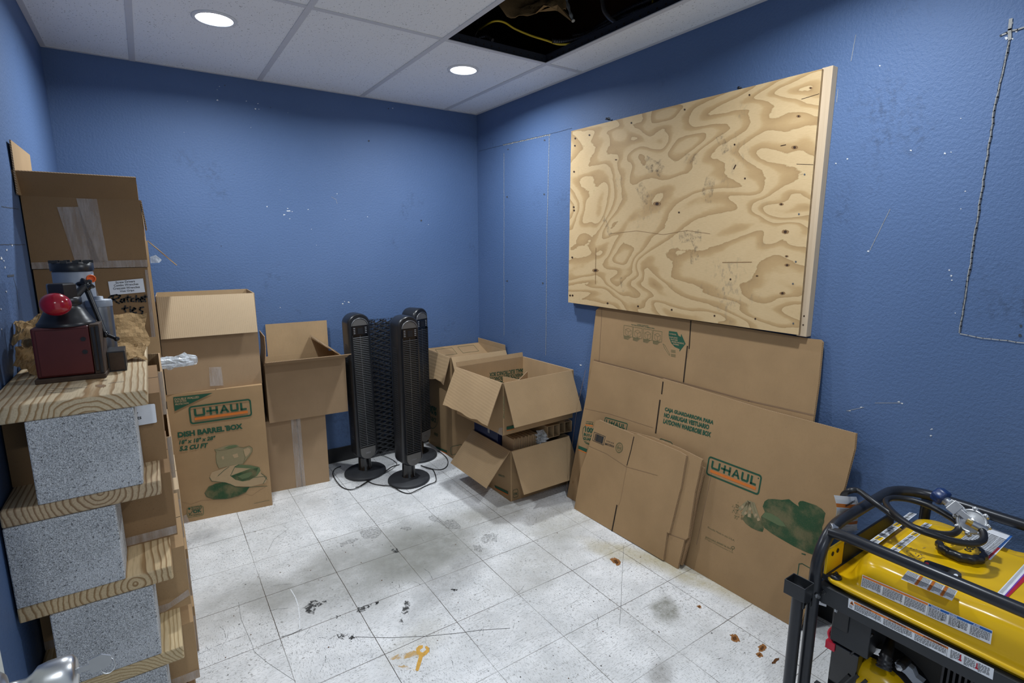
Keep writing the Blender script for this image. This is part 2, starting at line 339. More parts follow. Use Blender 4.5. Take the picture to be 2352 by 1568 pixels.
class Fr:
    """a flat face: o origin, ex/ey unit axes in the face, n outward"""
    def __init__(s, o, ex, ey, n=None):
        s.o = V(o); s.ex = V(ex).normalized(); s.n = (V(n) if n else s.ex.cross(V(ey))).normalized(); s.ey = s.n.cross(s.ex)
        if s.ey.dot(V(ey)) < 0: s.ey = -s.ey
        if s.n.dot(CAM-s.o) < 0 and n is None: s.n = -s.n
    def P(s, a, b, h=0.0): return s.o+s.ex*a+s.ey*b+s.n*h
    def px(s, u, v):
        d = ray(u, v); t = (s.o-CAM).dot(s.n)/d.dot(s.n); q = CAM+d*t-s.o; return (q.dot(s.ex), q.dot(s.ey))
    def face(s, mb, vs2, fs, m, h):
        P = [s.P(a, b, h) for a, b in vs2]
        if not fs: return
        f = fs[0]; nn = (P[f[1]]-P[f[0]]).cross(P[f[2]]-P[f[0]])
        if nn.dot(s.n) < 0: fs = [q[::-1] for q in fs]
        mb.add(P, fs, m)
    def poly(s, mb, pts, m, h=.0006):
        s.face(mb, pts, tessellate_polygon([[V((a, b, 0)) for a, b in pts]]), m, h)
    def polypx(s, mb, pts, m, h=.0006): s.poly(mb, [s.px(*p) for p in pts], m, h)
    def line(s, mb, pts, w, m, h=.0007, closed=False):
        P = [V((a, b)) for a, b in pts]; n = len(P)
        for i in range(n if closed else n-1):
            a, b = P[i], P[(i+1) % n]; d = (b-a)
            if d.length < 1e-7: continue
            d.normalize(); e = V((-d.y, d.x))*w/2; d = d*w*.3
            s.poly(mb, [tuple(a-e-d), tuple(b-e+d), tuple(b+e+d), tuple(a+e-d)], m, h)
    def linepx(s, mb, pts, w, m, h=.0007, closed=False): s.line(mb, [s.px(*p) for p in pts], w, m, h, closed)
    def aff(s, bl, br, tl):      # unit square -> parallelogram given by three pixels
        a, b, c = V(s.px(*bl)), V(s.px(*br)), V(s.px(*tl)); return lambda x, y: tuple(a+(b-a)*x+(c-a)*y)
    def textpx(s, mb, body, bl, br, tl, m, h=.0009, bold=0.02, shear=0.0):
        vs_, fs = text_geo(body, bold, shear); A = s.aff(bl, br, tl); s.face(mb, [A(*q) for q in vs_], fs, m, h)
    def text(s, mb, body, x, y, w, hh, m, h=.0009, bold=.02, shear=0.0):
        vs_, fs = text_geo(body, bold, shear); s.face(mb, [(x+w*q[0], y+hh*q[1]) for q in vs_], fs, m, h)
    def logo(s, mb, bl, br, tl, h=.0007):
        A = s.aff(bl, br, tl); R = 3.35     # width over height
        def rr(i, r):
            pts = []
            for cx, cy, a0 in ((R-i-r, i+r, -90), (R-i-r, 1-i-r, 0), (i+r, 1-i-r, 90), (i+r, i+r, 180)):
                for k in range(6): t = math.radians(a0+18*k); pts.append((cx+r*math.cos(t), cy+r*math.sin(t)))
            return pts
        def to(p): return [A(x/R, y) for x, y in p]
        o, q = to(rr(0, .17)), to(rr(.085, .10)); n = len(o)
        s.face(mb, o+q, [(i, (i+1) % n, n+(i+1) % n, n+i) for i in range(n)], 'print_green', h)
        def g(*p): s.poly(mb, to(p), 'print_green', h)
        def r4(x0, y0, x1, y1, m='print_green'): s.poly(mb, to([(x0, y0), (x1, y0), (x1, y1), (x0, y1)]), m, h)
        b, t, w = .40, .82, .12
        r4(.25, .20, 3.12, .34, 'print_orange')
        r4(.26, b+.08, .26+w, t); g((.26, b+.08), (.32, b), (.78, b), (.84, b+.08), (.84, b+.10), (.26, b+.10)); r4(.84-w, b+.1, .84, t)
        r4(.90, .56, 1.52, .66); r4(1.07, b, 1.07+w*.95, t); r4(1.40, b, 1.40+w, t)
        g((1.60, b), (1.73, b), (1.90, t), (1.82, t)); g((2.12, b), (1.99, b), (1.82, t), (1.90, t)); r4(1.70, .50, 2.02, .585)
        r4(2.18, b+.08, 2.18+w, t); g((2.18, b+.08), (2.24, b), (2.58, b), (2.64, b+.08), (2.64, b+.10), (2.18, b+.10)); r4(2.64-w, b+.1, 2.64, t)
        r4(2.73, b, 2.73+w, t); r4(2.73, b, 3.08, b+.10)
    def rrect(s, mb, bl, br, tl, m, w=.002, h=.0007):
        A = s.aff(bl, br, tl); pts = [A(x, y) for x, y in ((.1, 0), (.9, 0), (1, .12), (1, .88), (.9, 1), (.1, 1), (0, .88), (0, .12))]; s.line(mb, pts, w, m, h, True)
def ell(cx, cy, rx, ry, n=24, rot=0, a0=0, a1=360):
    o = []
    for k in range(n):
        t = math.radians(a0+(a1-a0)*k/(n if a1-a0 == 360 else n-1)); x, y = rx*math.cos(t), ry*math.sin(t)
        o.append((cx+x*math.cos(rot)-y*math.sin(rot), cy+x*math.sin(rot)+y*math.cos(rot)))
    return o
def jag(pts, amt, seed=1, sub=4):
    rnd = random.Random(seed); out = []; n = len(pts)
    for i in range(n):
        a, b = pts[i], pts[(i+1) % n]
        for k in range(sub):
            t = k/sub; out.append((a[0]+(b[0]-a[0])*t+rnd.uniform(-amt, amt), a[1]+(b[1]-a[1])*t+rnd.uniform(-amt, amt)))
    return out
def smooth(path, n=8):   # catmull-rom
    P = [V(p) for p in path]; P = [P[0]*2-P[1]]+P+[P[-1]*2-P[-2]]; out = []
    for i in range(1, len(P)-2):
        a, b, c, d = P[i-1:i+3]
        for k in range(n):
            t = k/n; out.append(.5*((2*b)+(c-a)*t+(2*a-5*b+4*c-d)*t*t+(3*b-a-3*c+d)*t**3))
    out.append(P[-2]); return out
# ================================================================ THE ROOM
XL, YF = -2.461, -4.9
HX0, HX1, HY0, HY1 = -.8752, -.2656, -2.400, -1.181      # the missing ceiling tile
m = MB(); m.box((XL-.1, YF, -.1), (.1, .1, 0), 'vinyl_floor')
F = Fr((0, 0, 0), (1, 0, 0), (0, 1, 0), (0, 0, 1))
def fcrop(*p): return crop(400, 1100, .3571)(*p)
def fcrop2(*p): return crop(1100, 1100, .3231)(*p)
# rust ring left by a wrench
wr = fcrop((1570, 1235), (1552, 1230), (1560, 1190), (1572, 1150), (1575, 1135), (1558, 1118), (1556, 1090), (1575, 1070), (1600, 1068), (1600, 1085), (1580, 1098), (1585, 1112), (1600, 1115), (1622, 1098), (1612, 1080), (1622, 1072), (1640, 1085), (1642, 1108), (1620, 1130), (1600, 1142), (1592, 1170), (1578, 1215))
F.polypx(m, wr, 'rust_orange', .0006)
F.polypx(m, jag(fcrop((1556, 1100), (1480, 1120), (1400, 1140), (1380, 1165), (1440, 1160), (1520, 1150), (1575, 1140)), 2), 'rust_smear', .0004)
F.polypx(m, jag(fcrop((1552, 1230), (1500, 1205), (1450, 1198), (1440, 1206), (1500, 1225), (1540, 1240)), 2), 'rust_smear', .0004)
for c_, pts in ((fcrop2, [(932, 565), (965, 560), (1003, 580), (1008, 600), (985, 612), (950, 598)]), (fcrop2, [(1785, 1105), (1825, 1103), (1855, 1150), (1825, 1162), (1795, 1140)]),
                (fcrop2, [(1985, 1190), (2020, 1172), (2045, 1195), (2025, 1225), (1990, 1220)]), (fcrop2, [(1968, 1240), (1995, 1230), (2020, 1258), (1990, 1272)]), (fcrop2, [(1550, 900), (1570, 897), (1580, 915), (1565, 920)])):
    q = c_(*pts); F.polypx(m, jag(q, 2.0, 3), 'rust_stain', .0005)
    cx = sum(a for a, b in q)/len(q); cy = sum(b for a, b in q)/len(q)
    F.polypx(m, jag([(cx+(a-cx)*.5, cy+(b-cy)*.5) for a, b in q], 1.6, 5), 'rust_dark', .0008)
F.polypx(m, jag(fcrop2((2080, 1310), (2100, 1280), (2130, 1268), (2135, 1280), (2105, 1312)), 1, 2), 'rust_dark', .0008)
# scraped grey glue patches and black scuffs
for s_, pts in ((1, [(1630, 245), (1660, 235), (1740, 270), (1800, 260), (1840, 300), (1835, 320), (1760, 318), (1715, 285), (1650, 262)]), (2, [(1985, 365), (2040, 350), (2080, 352), (2075, 400), (2030, 400), (1990, 410), (1970, 395)]),
                (4, [(1925, 430), (1960, 425), (1985, 440), (1975, 468), (1930, 462)]), (5, [(1200, 330), (1290, 305), (1340, 340), (1300, 380), (1220, 375), (1195, 350)]), (6, [(1450, 320), (1490, 300), (1530, 318), (1500, 330)]),
                (7, [(1070, 420), (1130, 390), (1185, 380), (1170, 400), (1100, 425), (1075, 440)])):
    q = jag(fcrop(*pts), 2.2, s_); F.polypx(m, q, 'glue_film', .0004); F.linepx(m, q, .0009, 'grime_film', .0006, True)
for s_, pts in ((1, [(835, 825), (870, 798), (905, 802), (945, 800), (905, 815), (880, 850), (850, 848)]), (2, [(1182, 850), (1200, 830), (1280, 800), (1260, 820), (1215, 845), (1190, 855)]), (3, [(1465, 850), (1480, 815), (1505, 800), (1490, 840), (1500, 860), (1480, 868)]),
                (4, [(1042, 882), (1070, 878), (1075, 892), (1050, 897)]), (5, [(1125, 1015), (1150, 1003), (1155, 1018), (1135, 1027)]), (6, [(1050, 1010), (1080, 1000), (1090, 1008), (1070, 1015)]), (7, [(1400, 460), (1415, 453), (1427, 462), (1410, 468)]),
                (8, [(1450, 915), (1470, 900), (1480, 920)]), (9, [(1780, 710), (1800, 708), (1808, 718)])):
    F.polypx(m, jag(fcrop(*pts), 3.0, s_, 5), 'grime_film', .0005)
    F.polypx(m, [(a+(a-fcrop(pts[0])[0][0])*.3, b+(b-fcrop(pts[0])[0][1])*.3) for a, b in jag(fcrop(*pts), 5, s_+20, 4)], 'grime_film', .0003)
rnd = random.Random(3)
for i in range(240):
    u, v = rnd.uniform(430, 1800), rnd.uniform(1150, 1560); r = rnd.uniform(.5, 2.1); x_, y_ = F.px(u, v)
    if x_ > -.2: continue
    F.poly(m, [(x_+rnd.uniform(.5, 1)*r*.0022*math.cos(t), y_+rnd.uniform(.5, 1)*r*.0022*math.sin(t)) for t in (0, 1.2, 2.4, 3.6, 4.9)], rnd.choice(('grime', 'grime', 'rust_dark', 'grime_light')), .0006)
for i in range(70):       # short scuff strokes
    u, v = rnd.uniform(430, 1750), rnd.uniform(1180, 1560); x_, y_ = F.px(u, v); a = rnd.uniform(0, PI); L = rnd.uniform(.01, .06)
    if x_ > -.25: continue
    F.line(m, [(x_, y_), (x_+L*math.cos(a), y_+L*math.sin(a)), (x_+1.7*L*math.cos(a+.15), y_+1.7*L*math.sin(a+.15))], rnd.uniform(.0006, .0018), 'grime_film', .0004)
F.linepx(m, fcrop((1165, 1015), (1385, 1020), (1625, 1010), (1830, 990), (1960, 972), (2160, 958)), .0025, 'grime', .0005)
F.linepx(m, fcrop((750, 710), (780, 760), (800, 820), (808, 900), (805, 965)), .003, 'scratch_white', .0005)
F.linepx(m, fcrop2((1030, 470), (1015, 740), (1010, 900), (1000, 1030)), .0012, 'grime', .0005)
F.linepx(m, fcrop((600, 470), (640, 390), (735, 320), (700, 300)), .001, 'grime', .0005)
F.linepx(m, fcrop((150, 1130), (300, 1060), (470, 1000)), .002, 'grime_film', .0005)
F.linepx(m, fcrop((415, 790), (430, 900), (500, 1060), (515, 1110), (600, 1180), (780, 1300)), .001, 'grime', .0005)
F.linepx(m, fcrop((690, 1015), (760, 995), (820, 965)), .003, 'grime', .0005)
struct(m.build('floor'))
# walls
m = MB(); m.box((XL-.1, 0, 0), (.1, .1, H+.7), 'wall_blue'); F = Fr((0, 0, 0), (1, 0, 0), (0, 0, 1), (0, -1, 0))
bc = lambda *p: crop(380, 160, .3571)(*p)
for u, v, r in ((347, 108, 3), (335, 196, 7), (332, 128, 2), (520, 202, 4), (595, 218, 4), (578, 252, 6), (601, 254, 3), (788, 277, 2), (1462, 248, 4), (653, 880, 4), (786, 892, 4), (764, 932, 6), (815, 912, 3), (918, 898, 4), (800, 958, 3), (1103, 798, 3), (1155, 962, 2), (938, 1025, 2), (971, 1128, 2), (1691, 996, 2.5), (1300, 946, 3), (1178, 1495, 7), (1140, 1505, 5), (1152, 1490, 3), (738, 1528, 3), (120, 402, 2), (549, 372, 2), (737, 772, 2), (143, 203, 2)):
    (a, b), = bc((u, v)); F.polypx(m, jag(ell(a, b, r*.36, r*.26, 5), r*.12, int(u)), 'chip_white', .0008)
F.polypx(m, jag(bc((778, 906), (800, 905), (804, 911), (782, 911)), .4), 'chip_white', .0008)
for u, v, r in ((382, 101, 4), (1308, 458, 6), (1645, 970, 6), (1434, 250, 4), (358, 1134, 3), (441, 673, 2), (676, 243, 3)):
    (a, b), = bc((u, v)); F.polypx(m, ell(a, b, r*.36, r*.36, 8), 'seam_dark', .0008)
F.linepx(m, bc((1068, 818), (1082, 826), (1098, 835), (1104, 860)), .0015, 'seam', .0008)
struct(m.build('wall_back'))
m = MB(); m.box((0, YF, 0), (.1, .1, H+.7), 'wall_blue'); F = Fr((0, 0, 0), (0, 1, 0), (0, 0, 1), (-1, 0, 0))
def wob(pts, amt=.0015, seed=1, n=40):       # slightly ragged line between wall points
    rd = random.Random(seed); out = []
    for (a, b), (c, d) in zip(pts, pts[1:]):
        n = max(2, int(math.hypot(c-a, d-b)/.018))
        for i in range(n): t = i/n; out.append((a+(c-a)*t+rd.uniform(-amt, amt), b+(d-b)*t+rd.uniform(-amt, amt)))
    return out+[pts[-1]]
for i, (pts, w_, mt) in enumerate(([(( 1158, 352), (1158, 770)), .0035, 'seam'], [((1156, 333), (1264, 309)), .006, 'seam'], [((1156, 332), (1264, 308)), .003, 'seam_dark'], [((1262, 309), (1256, 560), (1254, 815)), .0035, 'seam'], [((1100, 347), (1156, 333)), .0015, 'seam_dark'], [((1264, 308), (1314, 294)), .0015, 'seam_dark'],
        [((2320, 88), (2287, 240), (2205, 762)), .0055, 'seam_dark'], [((2318, 95), (2285.5, 240), (2203.5, 764)), .0022, 'seam'], [((2205, 767), (2260, 776), (2352, 787)), .003, 'seam'], [((2298, 82), (2322, 72), (2352, 64)), .005, 'seam_dark'], [((2303, 80), (2325, 71), (2352, 63)), .004, 'seam'], [((2322, 45), (2320, 90)), .008, 'seam'])):
    F.line(m, wob([F.px(*p) for p in pts], .0016, i), w_, mt, .0008+.0002*i)
rc = lambda *p: crop(1860, 0, .5104)(*p)
for u, v, r in ((118, 735, 4), (170, 715, 4), (455, 676, 5), (608, 690, 5), (316, 296, 4), (263, 1130, 5), (637, 1240, 5), (628, 1215, 4), (655, 1408, 3), (700, 860, 4), (680, 940, 3), (680, 533, 3), (636, 684, 3), (885, 172, 9), (908, 100, 9), (930, 142, 5), (912, 175, 5), (640, 1260, 4)):
    (a, b), = rc((u, v)); F.polypx(m, jag(ell(a, b, r*.5, r*.4, 5), r*.15, int(u)), 'chip_white', .0012)
for a, b, r in ((1398, 273, 5), (1702, 203, 4), (2345, 748, 4), (2343, 770, 5), (1167, 343, 2), (1251, 322, 2.5), (1250, 446, 2.5), (1165, 452, 2.5), (1247, 650, 2.5), (1165, 645, 2.5)): F.polypx(m, ell(a, b, r*.8, r*.8, 8), 'seam_dark', .0012)
for pts in (((2045, 480), (2030, 510), (1998, 575)), ((1925, 205), (1922, 235)), ((1966, 80), (1955, 140)), ((1610, 880), (1670, 870)), ((1945, 943), (1985, 935)), ((2010, 925), (2070, 925))): F.linepx(m, pts, .0015, 'seam', .0012)
for a, b in ((1952, 943), (1978, 935), (2072, 926), (2065, 922), (1395, 875), (1334, 838), (2140, 985), (2138, 1000)): F.polypx(m, jag(ell(a, b, 3, 1.6, 5), .8, a), 'chip_white', .0012)
struct(m.build('wall_right'))
m = MB(); m.box((XL-.1, YF, 0), (XL, .1, H+.7), 'wall_blue'); F = Fr((XL, 0, 0), (0, 1, 0), (0, 0, 1), (1, 0, 0))
lc = lambda *p: crop(0, 300, .3828)(*p)
F.line(m, wob([F.px(*lc((8, 455))[0]), F.px(*lc((110, 470))[0])], .001, 3), .002, 'seam_dark'); F.line(m, wob([F.px(*lc((0, 682))[0]), F.px(*lc((150, 684))[0])], .001, 4), .002, 'seam_dark')
F.line(m, wob([F.px(*lc((80, 885))[0]), F.px(*lc((100, 960))[0]), F.px(*lc((112, 1070))[0])], .003, 5), .003, 'seam_dark')
F.linepx(m, lc((44, 872), (82, 868)), .006, 'seam_dark')
for u, v, r in ((5, 765, 8), (28, 820, 5), (38, 715, 5), (70, 688, 4), (3, 1070, 5), (35, 965, 4), (20, 780, 4), (6, 1190, 4)):
    (a, b), = lc((u, v)); F.polypx(m, jag(ell(a, b, r*.3, r*.5, 5), r*.12, int(u)), 'chip_white', .0012)
struct(m.build('wall_left'))
for nm, a, b in (('baseboard_back', (XL+.008, -.008, 0), (-.008, -.0005, .105)), ('baseboard_right', (-.008, YF, 0), (-.0005, -.0005, .105)), ('baseboard_left', (XL+.0005, YF, 0), (XL+.008, -.0005, .105))):
    m = MB(); m.box(a, b, 'baseboard_black'); struct(m.build(nm, bevel=.003))
# ceiling: tiles, the void above them
m = MB(); T1 = H+.016
for a, b in (((XL-.1, YF), (HX0, .1)), ((HX1, YF), (.1, .1)), ((HX0, HY1), (HX1, .1)), ((HX0, YF), (HX1, HY0))): m.box((*a, H), (*b, T1), 'ceiling_tile')
vx0, vx1, vy0, vy1, vz = -1.7, -.004, -3.3, -.5, 3.14
m.box((vx0, vy0, vz), (vx1, vy1, vz+.03), 'plenum'); m.box((vx0-.03, vy0, T1), (vx0, vy1, vz), 'plenum'); m.box((vx0, vy0-.03, T1), (vx1, vy0, vz), 'plenum'); m.box((vx0, vy1, T1), (vx1, vy1+.03, vz), 'plenum'); m.box((vx1-.02, vy0, T1+.001), (vx1, vy1, vz), 'joist')
for i in range(5): m.box((vx0, vy0+.35+i*.5, vz-.20), (vx1-.03, vy0+.39+i*.5, vz), 'joist')
m.box((vx0, YF, T1+.6), (XL-.1, .1, T1+.63), 'plenum')
struct(m.build('ceiling'))
m = MB(); g = .0125
xs = [-.2656-.6096*i for i in range(4)]; ys = [-1.181, -2.400, -3.619, -4.838]
for x in xs: m.box((x-g, YF, H-.004), (x+g, -.001, H-.0003), 'ceiling_grid')
for y in ys: m.box((XL+.001, y-g, H-.0036), (-.001, y+g, H-.0004), 'ceiling_grid')
m.box((XL+.0005, -.022, H-.003), (-.0005, -.0005, H-.0002), 'ceiling_grid'); m.box((-.022, YF, H-.0032), (-.0005, -.0005, H-.0002), 'ceiling_grid'); m.box((XL+.0005, YF, H-.0032), (XL+.022, -.0005, H-.0002), 'ceiling_grid')
for x in (HX0, HX1): m.box((x-.001, HY0, H), (x+.001, HY1, H+.038), 'grid_dark'); m.box((x-.004, HY0, H+.034), (x+.004, HY1, H+.042), 'grid_dark')
for y in (HY0, HY1): m.box((HX0, y-.001, H), (HX1, y+.001, H+.036), 'grid_dark'); m.box((HX0, y-.004, H+.032), (HX1, y+.004, H+.040), 'grid_dark')
for i in range(13): x = HX0+.04+i*.045; m.box((x-.003, HY1-.0022, H+.016), (x+.003, HY1-.001, H+.022), 'slot_dark')
for i in range(25): y = HY0+.04+i*.047; m.box((HX1-.0022, y-.004, H+.014), (HX1-.001, y+.004, H+.021), 'slot_dark')
struct(m.build('trim_1'))
# recessed lamps; the last fixture is added to carry the front fill
for i, (x, y, e) in enumerate(LAMPS):
    t = thing('recessed_light', ['round recessed ceiling light near the left wall, glowing white', 'round recessed ceiling light nearest the room corner, glowing white', 'round recessed ceiling light over the generator', 'added ceiling light out of view beside the open door, filling from the front'][i], 'ceiling light', (x, y, H), 'recessed ceiling lights')
    m = MB(); m.lathe([(.072, -.006), (.080, -.0075), (.088, -.003), (.088, -.0003), (.070, -.0003), (.070, -.003)], 'label_white', (x, y, H), n=48, cap=False); m.build('trim_ring', t)
    m = MB(); m.lathe([(0.0001, -.0052), (.066, -.0048), (.072, -.0035)], 'lamp_lens', (x, y, H), n=48); m.build('lens', t)
# open door at the very left, its knob and key
m = MB(); m.box((-2.386, -3.52, .012), (-2.350, -2.70, 2.03), 'door_paint'); d = struct(m.build('door_1', loc=(-2.38, -3.52, 0), bevel=.002))
kz, ky = .932, -2.755
m = MB(); m.lathe([(.031, 0), (.031, .004), (.026, .009), (.014, .012), (.0125, .03), (.016, .036), (.0225, .042), (.0245, .052), (.0245, .066), (.0225, .077), (.017, .081), (.0001, .082)], 'bright_steel', (-2.350, ky, kz), (1, 0, 0), 40)
hd = m.build('door_handle', d)
kx = -2.350+.082
m = MB(); F = Fr((kx, ky, kz), (1, 0, 0), (0, 0, 1), (0, -1, 0))
m.box((kx-.004, ky-.001, kz-.004), (kx+.012, ky+.001, kz+.004), 'silver_trim')
m.slab([(kx+.012, ky-.001, kz-.010), (kx+.026, ky-.001, kz-.012), (kx+.036, ky-.001, kz-.004), (kx+.036, ky-.001, kz+.006), (kx+.026, ky-.001, kz+.013), (kx+.012, ky-.001, kz+.010)], (0, .002, 0), 'silver_trim')
m.tube([(kx+.031+.008*math.cos(t), ky+.004*math.sin(t), kz-.008+.009*math.sin(t)) for t in [i*PI/10 for i in range(20)]], .0009, 'bright_steel', 6, True)
m.build('key', hd)

# ================================================================ CARTONS
def flapmesh(p0, p1, out, L, ang, curl=0, inset=(.004, .004), t=.004, mo='cardboard', mi_='cardboard_inner', tear=0, seed=1):
    m = MB(); p0, p1, out = V(p0), V(p1), V(out).normalized(); up = V((0, 0, 1)); ax = (p1-p0).normalized(); W_ = (p1-p0).length
    n = 5; k = 9; P = [V((0, 0, 0))]; th = math.radians(ang); pos = V((0, 0, 0)); nr = []
    for i in range(n+1):
        a = th+math.radians(curl)*i/n; d = up*math.cos(a)+out*math.sin(a); nr.append((up*-math.sin(a)+out*math.cos(a)))
        if i < n: pos = pos+d*(L/n); P.append(pos.copy())
    rd = random.Random(seed); g = []
    for i in range(n+1):
        row = []
        for j in range(k+1):
            s_ = j/k; off = inset[0]+(W_-inset[0]-inset[1])*s_; e = P[i].copy()
            if i == n and tear: e = e*(1-rd.uniform(0, tear))
            row.append(p0+ax*off+e)
        g.append(row)
    # outer side (+nr), inner side (-nr)
    def idx(i, j): return i*(k+1)+j
    A = [g[i][j]+nr[i]*0 for i in range(n+1) for j in range(k+1)]; B = [g[i][j]-nr[i]*t for i in range(n+1) for j in range(k+1)]
    fa = [(idx(i, j), idx(i, j+1), idx(i+1, j+1), idx(i+1, j)) for i in range(n) for j in range(k)]
    f = fa[0]; nn = (A[f[1]]-A[f[0]]).cross(A[f[2]]-A[f[0]]); good = nn.dot(nr[0]) > 0
    m.add(A, fa if good else [q[::-1] for q in fa], mo); m.add(B, [q[::-1] for q in fa] if good else fa, mi_)
    N = len(A); E = []
    for i in range(n): E += [(idx(i, 0), idx(i+1, 0)), (idx(i+1, k), idx(i, k))]
    for j in range(k): E += [(idx(n, j), idx(n, j+1)), (idx(0, j+1), idx(0, j))]
    m.add(A+B, [(a, b, b+N, a+N) if good else (b, a, a+N, b+N) for a, b in E], 'cardboard_edge')
    return m, g, nr
def carton(label, c, w, d, h, mat='cardboard', inner='cardboard_inner', open_=False, flaps=(), rz=0, marks=None, tape=None, group=None, name='cardboard_box', lean=0, wall=.005, seam='y', fill=None, cat='box'):
    M = Matrix.Translation(c) @ Matrix.Rotation(rz, 4, 'Z') @ Matrix.Rotation(lean, 4, 'X'); x, y = w/2, d/2; t = wall
    root = thing(name, label, cat, c, group)
    m = MB(M); rd = random.Random(int(abs(c[0]*1000)+abs(c[1]*777)+c[2]*99))
    j = lambda s_=.0012: rd.uniform(-s_, s_)
    def ring(x_, y_, z_, n=6, bow=0):
        o = []
        for (ax, ay), (bx, by) in (((-x_, -y_), (x_, -y_)), ((x_, -y_), (x_, y_)), ((x_, y_), (-x_, y_)), ((-x_, y_), (-x_, -y_))):
            for i in range(n):
                s_ = i/n; q = bow*math.sin(PI*s_); px_, py_ = ax+(bx-ax)*s_, ay+(by-ay)*s_; L = math.hypot(bx-ax, by-ay); o.append((px_+(by-ay)/L*q, py_-(bx-ax)/L*q, z_))
        return o
    lv = [0, .25, .5, .75, 1]; rings = [ring(x, y, h*q, 6, .0025*math.sin(PI*q)) for q in lv]; n = 24
    vs_ = [p for r in rings for p in r]; m.add(vs_, [(i*n+k, i*n+(k+1) % n, (i+1)*n+(k+1) % n, (i+1)*n+k) for i in range(4) for k in range(n)], mat)
    m.add(rings[0], [tuple(range(n))[::-1]], mat)
    if open_:
        rin = ring(x-t, y-t, h); bot = ring(x-t, y-t, t)
        m.add(rings[-1]+rin, [(k, (k+1) % n, n+(k+1) % n, n+k) for k in range(n)], 'cardboard_edge')
        m.add(rin+bot, [(k, (k+1) % n, n+(k+1) % n, n+k) for k in range(n)], inner); m.add(bot, [tuple(range(n))], inner)
    else:
        m.add(rings[-1], [tuple(range(n))], mat)
        if seam == 'y': m.box((-x, -.0012, h-.001), (x, .0012, h+.0006), 'slot_dark')
        else: m.box((-.0012, -y, h-.001), (.0012, y, h+.0006), 'slot_dark')
    R = M.to_3x3(); ex, ey, ez = R @ V((1, 0, 0)), R @ V((0, 1, 0)), R @ V((0, 0, 1))
    if marks:
        m.M = None
        fr = {'front': Fr(M @ V((-x, -y-.003, 0)), ex, ez, -ey), 'left': Fr(M @ V((-x-.003, y, 0)), -ey, ez, -ex), 'right': Fr(M @ V((x+.003, -y, 0)), ey, ez, ex), 'inback': Fr(M @ V((-x, y-t, 0)), ex, ez, -ey), 'inright': Fr(M @ V((x-t, -y, 0)), ey, ez, -ex), 'inleft': Fr(M @ V((-x+t, -y, 0)), ey, ez, ex)}
        marks(m, fr)
    body = m.build('body', root)
    cor = {'front': ((-x, -y), (x, -y), (0, -1)), 'back': ((x, y), (-x, y), (0, 1)), 'left': ((-x, y), (-x, -y), (-1, 0)), 'right': ((x, -y), (x, y), (1, 0))}
    for fl in flaps:
        side, L, ang = fl[:3]; opt = dict(fl[3]) if len(fl) > 3 else {}; mk = opt.pop('marks', None)
        a, b, o = cor[side]; z = h
        mm, g_, nr = flapmesh(M @ V((*a, z)), M @ V((*b, z)), R @ V((*o, 0)), L, ang, mo=mat, mi_=opt.pop('mi', inner), **opt)
        if mk: mk(mm, g_, nr)
        mm.build('flap', root)
    if tape:
        for kind in tape:
            mm = MB(M)
            if kind[0] == 'front':      # strip quad on the front face, local x/z
                F = Fr((0, -y-.0035, 0), (1, 0, 0), (0, 0, 1), (0, -1, 0)); F.poly(mm, kind[1], 'tape', .0006)
            elif kind[0] == 'left': F = Fr((-x-.0035, 0, 0), (0, -1, 0), (0, 0, 1), (-1, 0, 0)); F.poly(mm, kind[1], 'tape', .0006)
            elif kind[0] == 'top': mm.box((kind[1][0], kind[1][1], h+.0003), (kind[1][2], kind[1][3], h+.0009), 'tape')
            mm.build('tape', root)
    return root, M
# ================================================================ LEFT: PLANK SHELVES ON CONCRETE BLOCKS
PX0, PX1, PY0, PY1 = -2.456, -2.167, -2.105, -.66
tops = [1.160, .928, .696, .464, .232]
lab = ['topmost thick pine plank, carrying the red machine vise', 'thick pine plank, second from the top of the block shelves', 'thick pine plank, third from the top of the block shelves', 'thick pine plank, fourth from the top, above the bottom-edge block', 'lowest thick pine plank of the block shelves, near the floor']
lm = ['lumber_a', 'lumber_b', 'lumber_c', 'lumber_d', 'lumber_c']
for i, z in enumerate(tops):
    m = MB(); dx = (0, .004, .004, .003, 0)[i]
    m.box((PX0, PY0+dx, z-.038), (PX1+(0, .004, .006, .008, 0)[i], PY1, z), lm[i])
    if i == 0:
        F = Fr((PX0, PY0, z), (1, 0, 0), (0, 1, 0), (0, 0, 1))
        for pts in (((120, 893), (200, 890)), ((105, 902), (140, 900)), ((105, 898), (165, 893)), ((250, 880), (285, 876))): F.linepx(m, pts, .002, 'grime', .0004)
        F.polypx(m, jag(ell(231, 886, 13, 4, 12), 1), 'knot_halo', .0003); F.polypx(m, ell(231, 886, 8, 2.4, 10), 'crease', .0005)
    tag(m.build('wooden_plank', loc=(-2.31, -1.4, z), bevel=.004), lab[i], 'plank', 'planks of the block shelves')
def block(x0, x1, y0, y1, z0, label):
    m = MB(); z1 = z0+.1935; t = .030; yy = y1-y0; m.box((x0, y0, z0), (x1, y0+t, z1), 'concrete'); m.box((x0, y1-t, z0), (x1, y1, z1), 'concrete')
    m.box((x0, y0+t, z0), (x0+t, y1-t, z1), 'concrete'); m.box((x1-t, y0+t, z0), (x1, y1-t, z1), 'concrete')
    xm = (x0+x1)/2; m.box((xm-.012, y0+t, z0), (xm+.012, y1-t, z1), 'concrete')
    tag(m.build('concrete_block', loc=((x0+x1)/2, (y0+y1)/2, z0), bevel=.0025), label, 'concrete block', 'concrete blocks of the shelves')
fy = -2.103
block(-2.391, -2.197, fy, fy+.145, .928, 'grey concrete block directly under the topmost plank, with a pale worn stripe at its left')
block(-2.455, -2.257, fy, fy+.145, .696, 'grey concrete block pushed furthest left, between second and third planks')
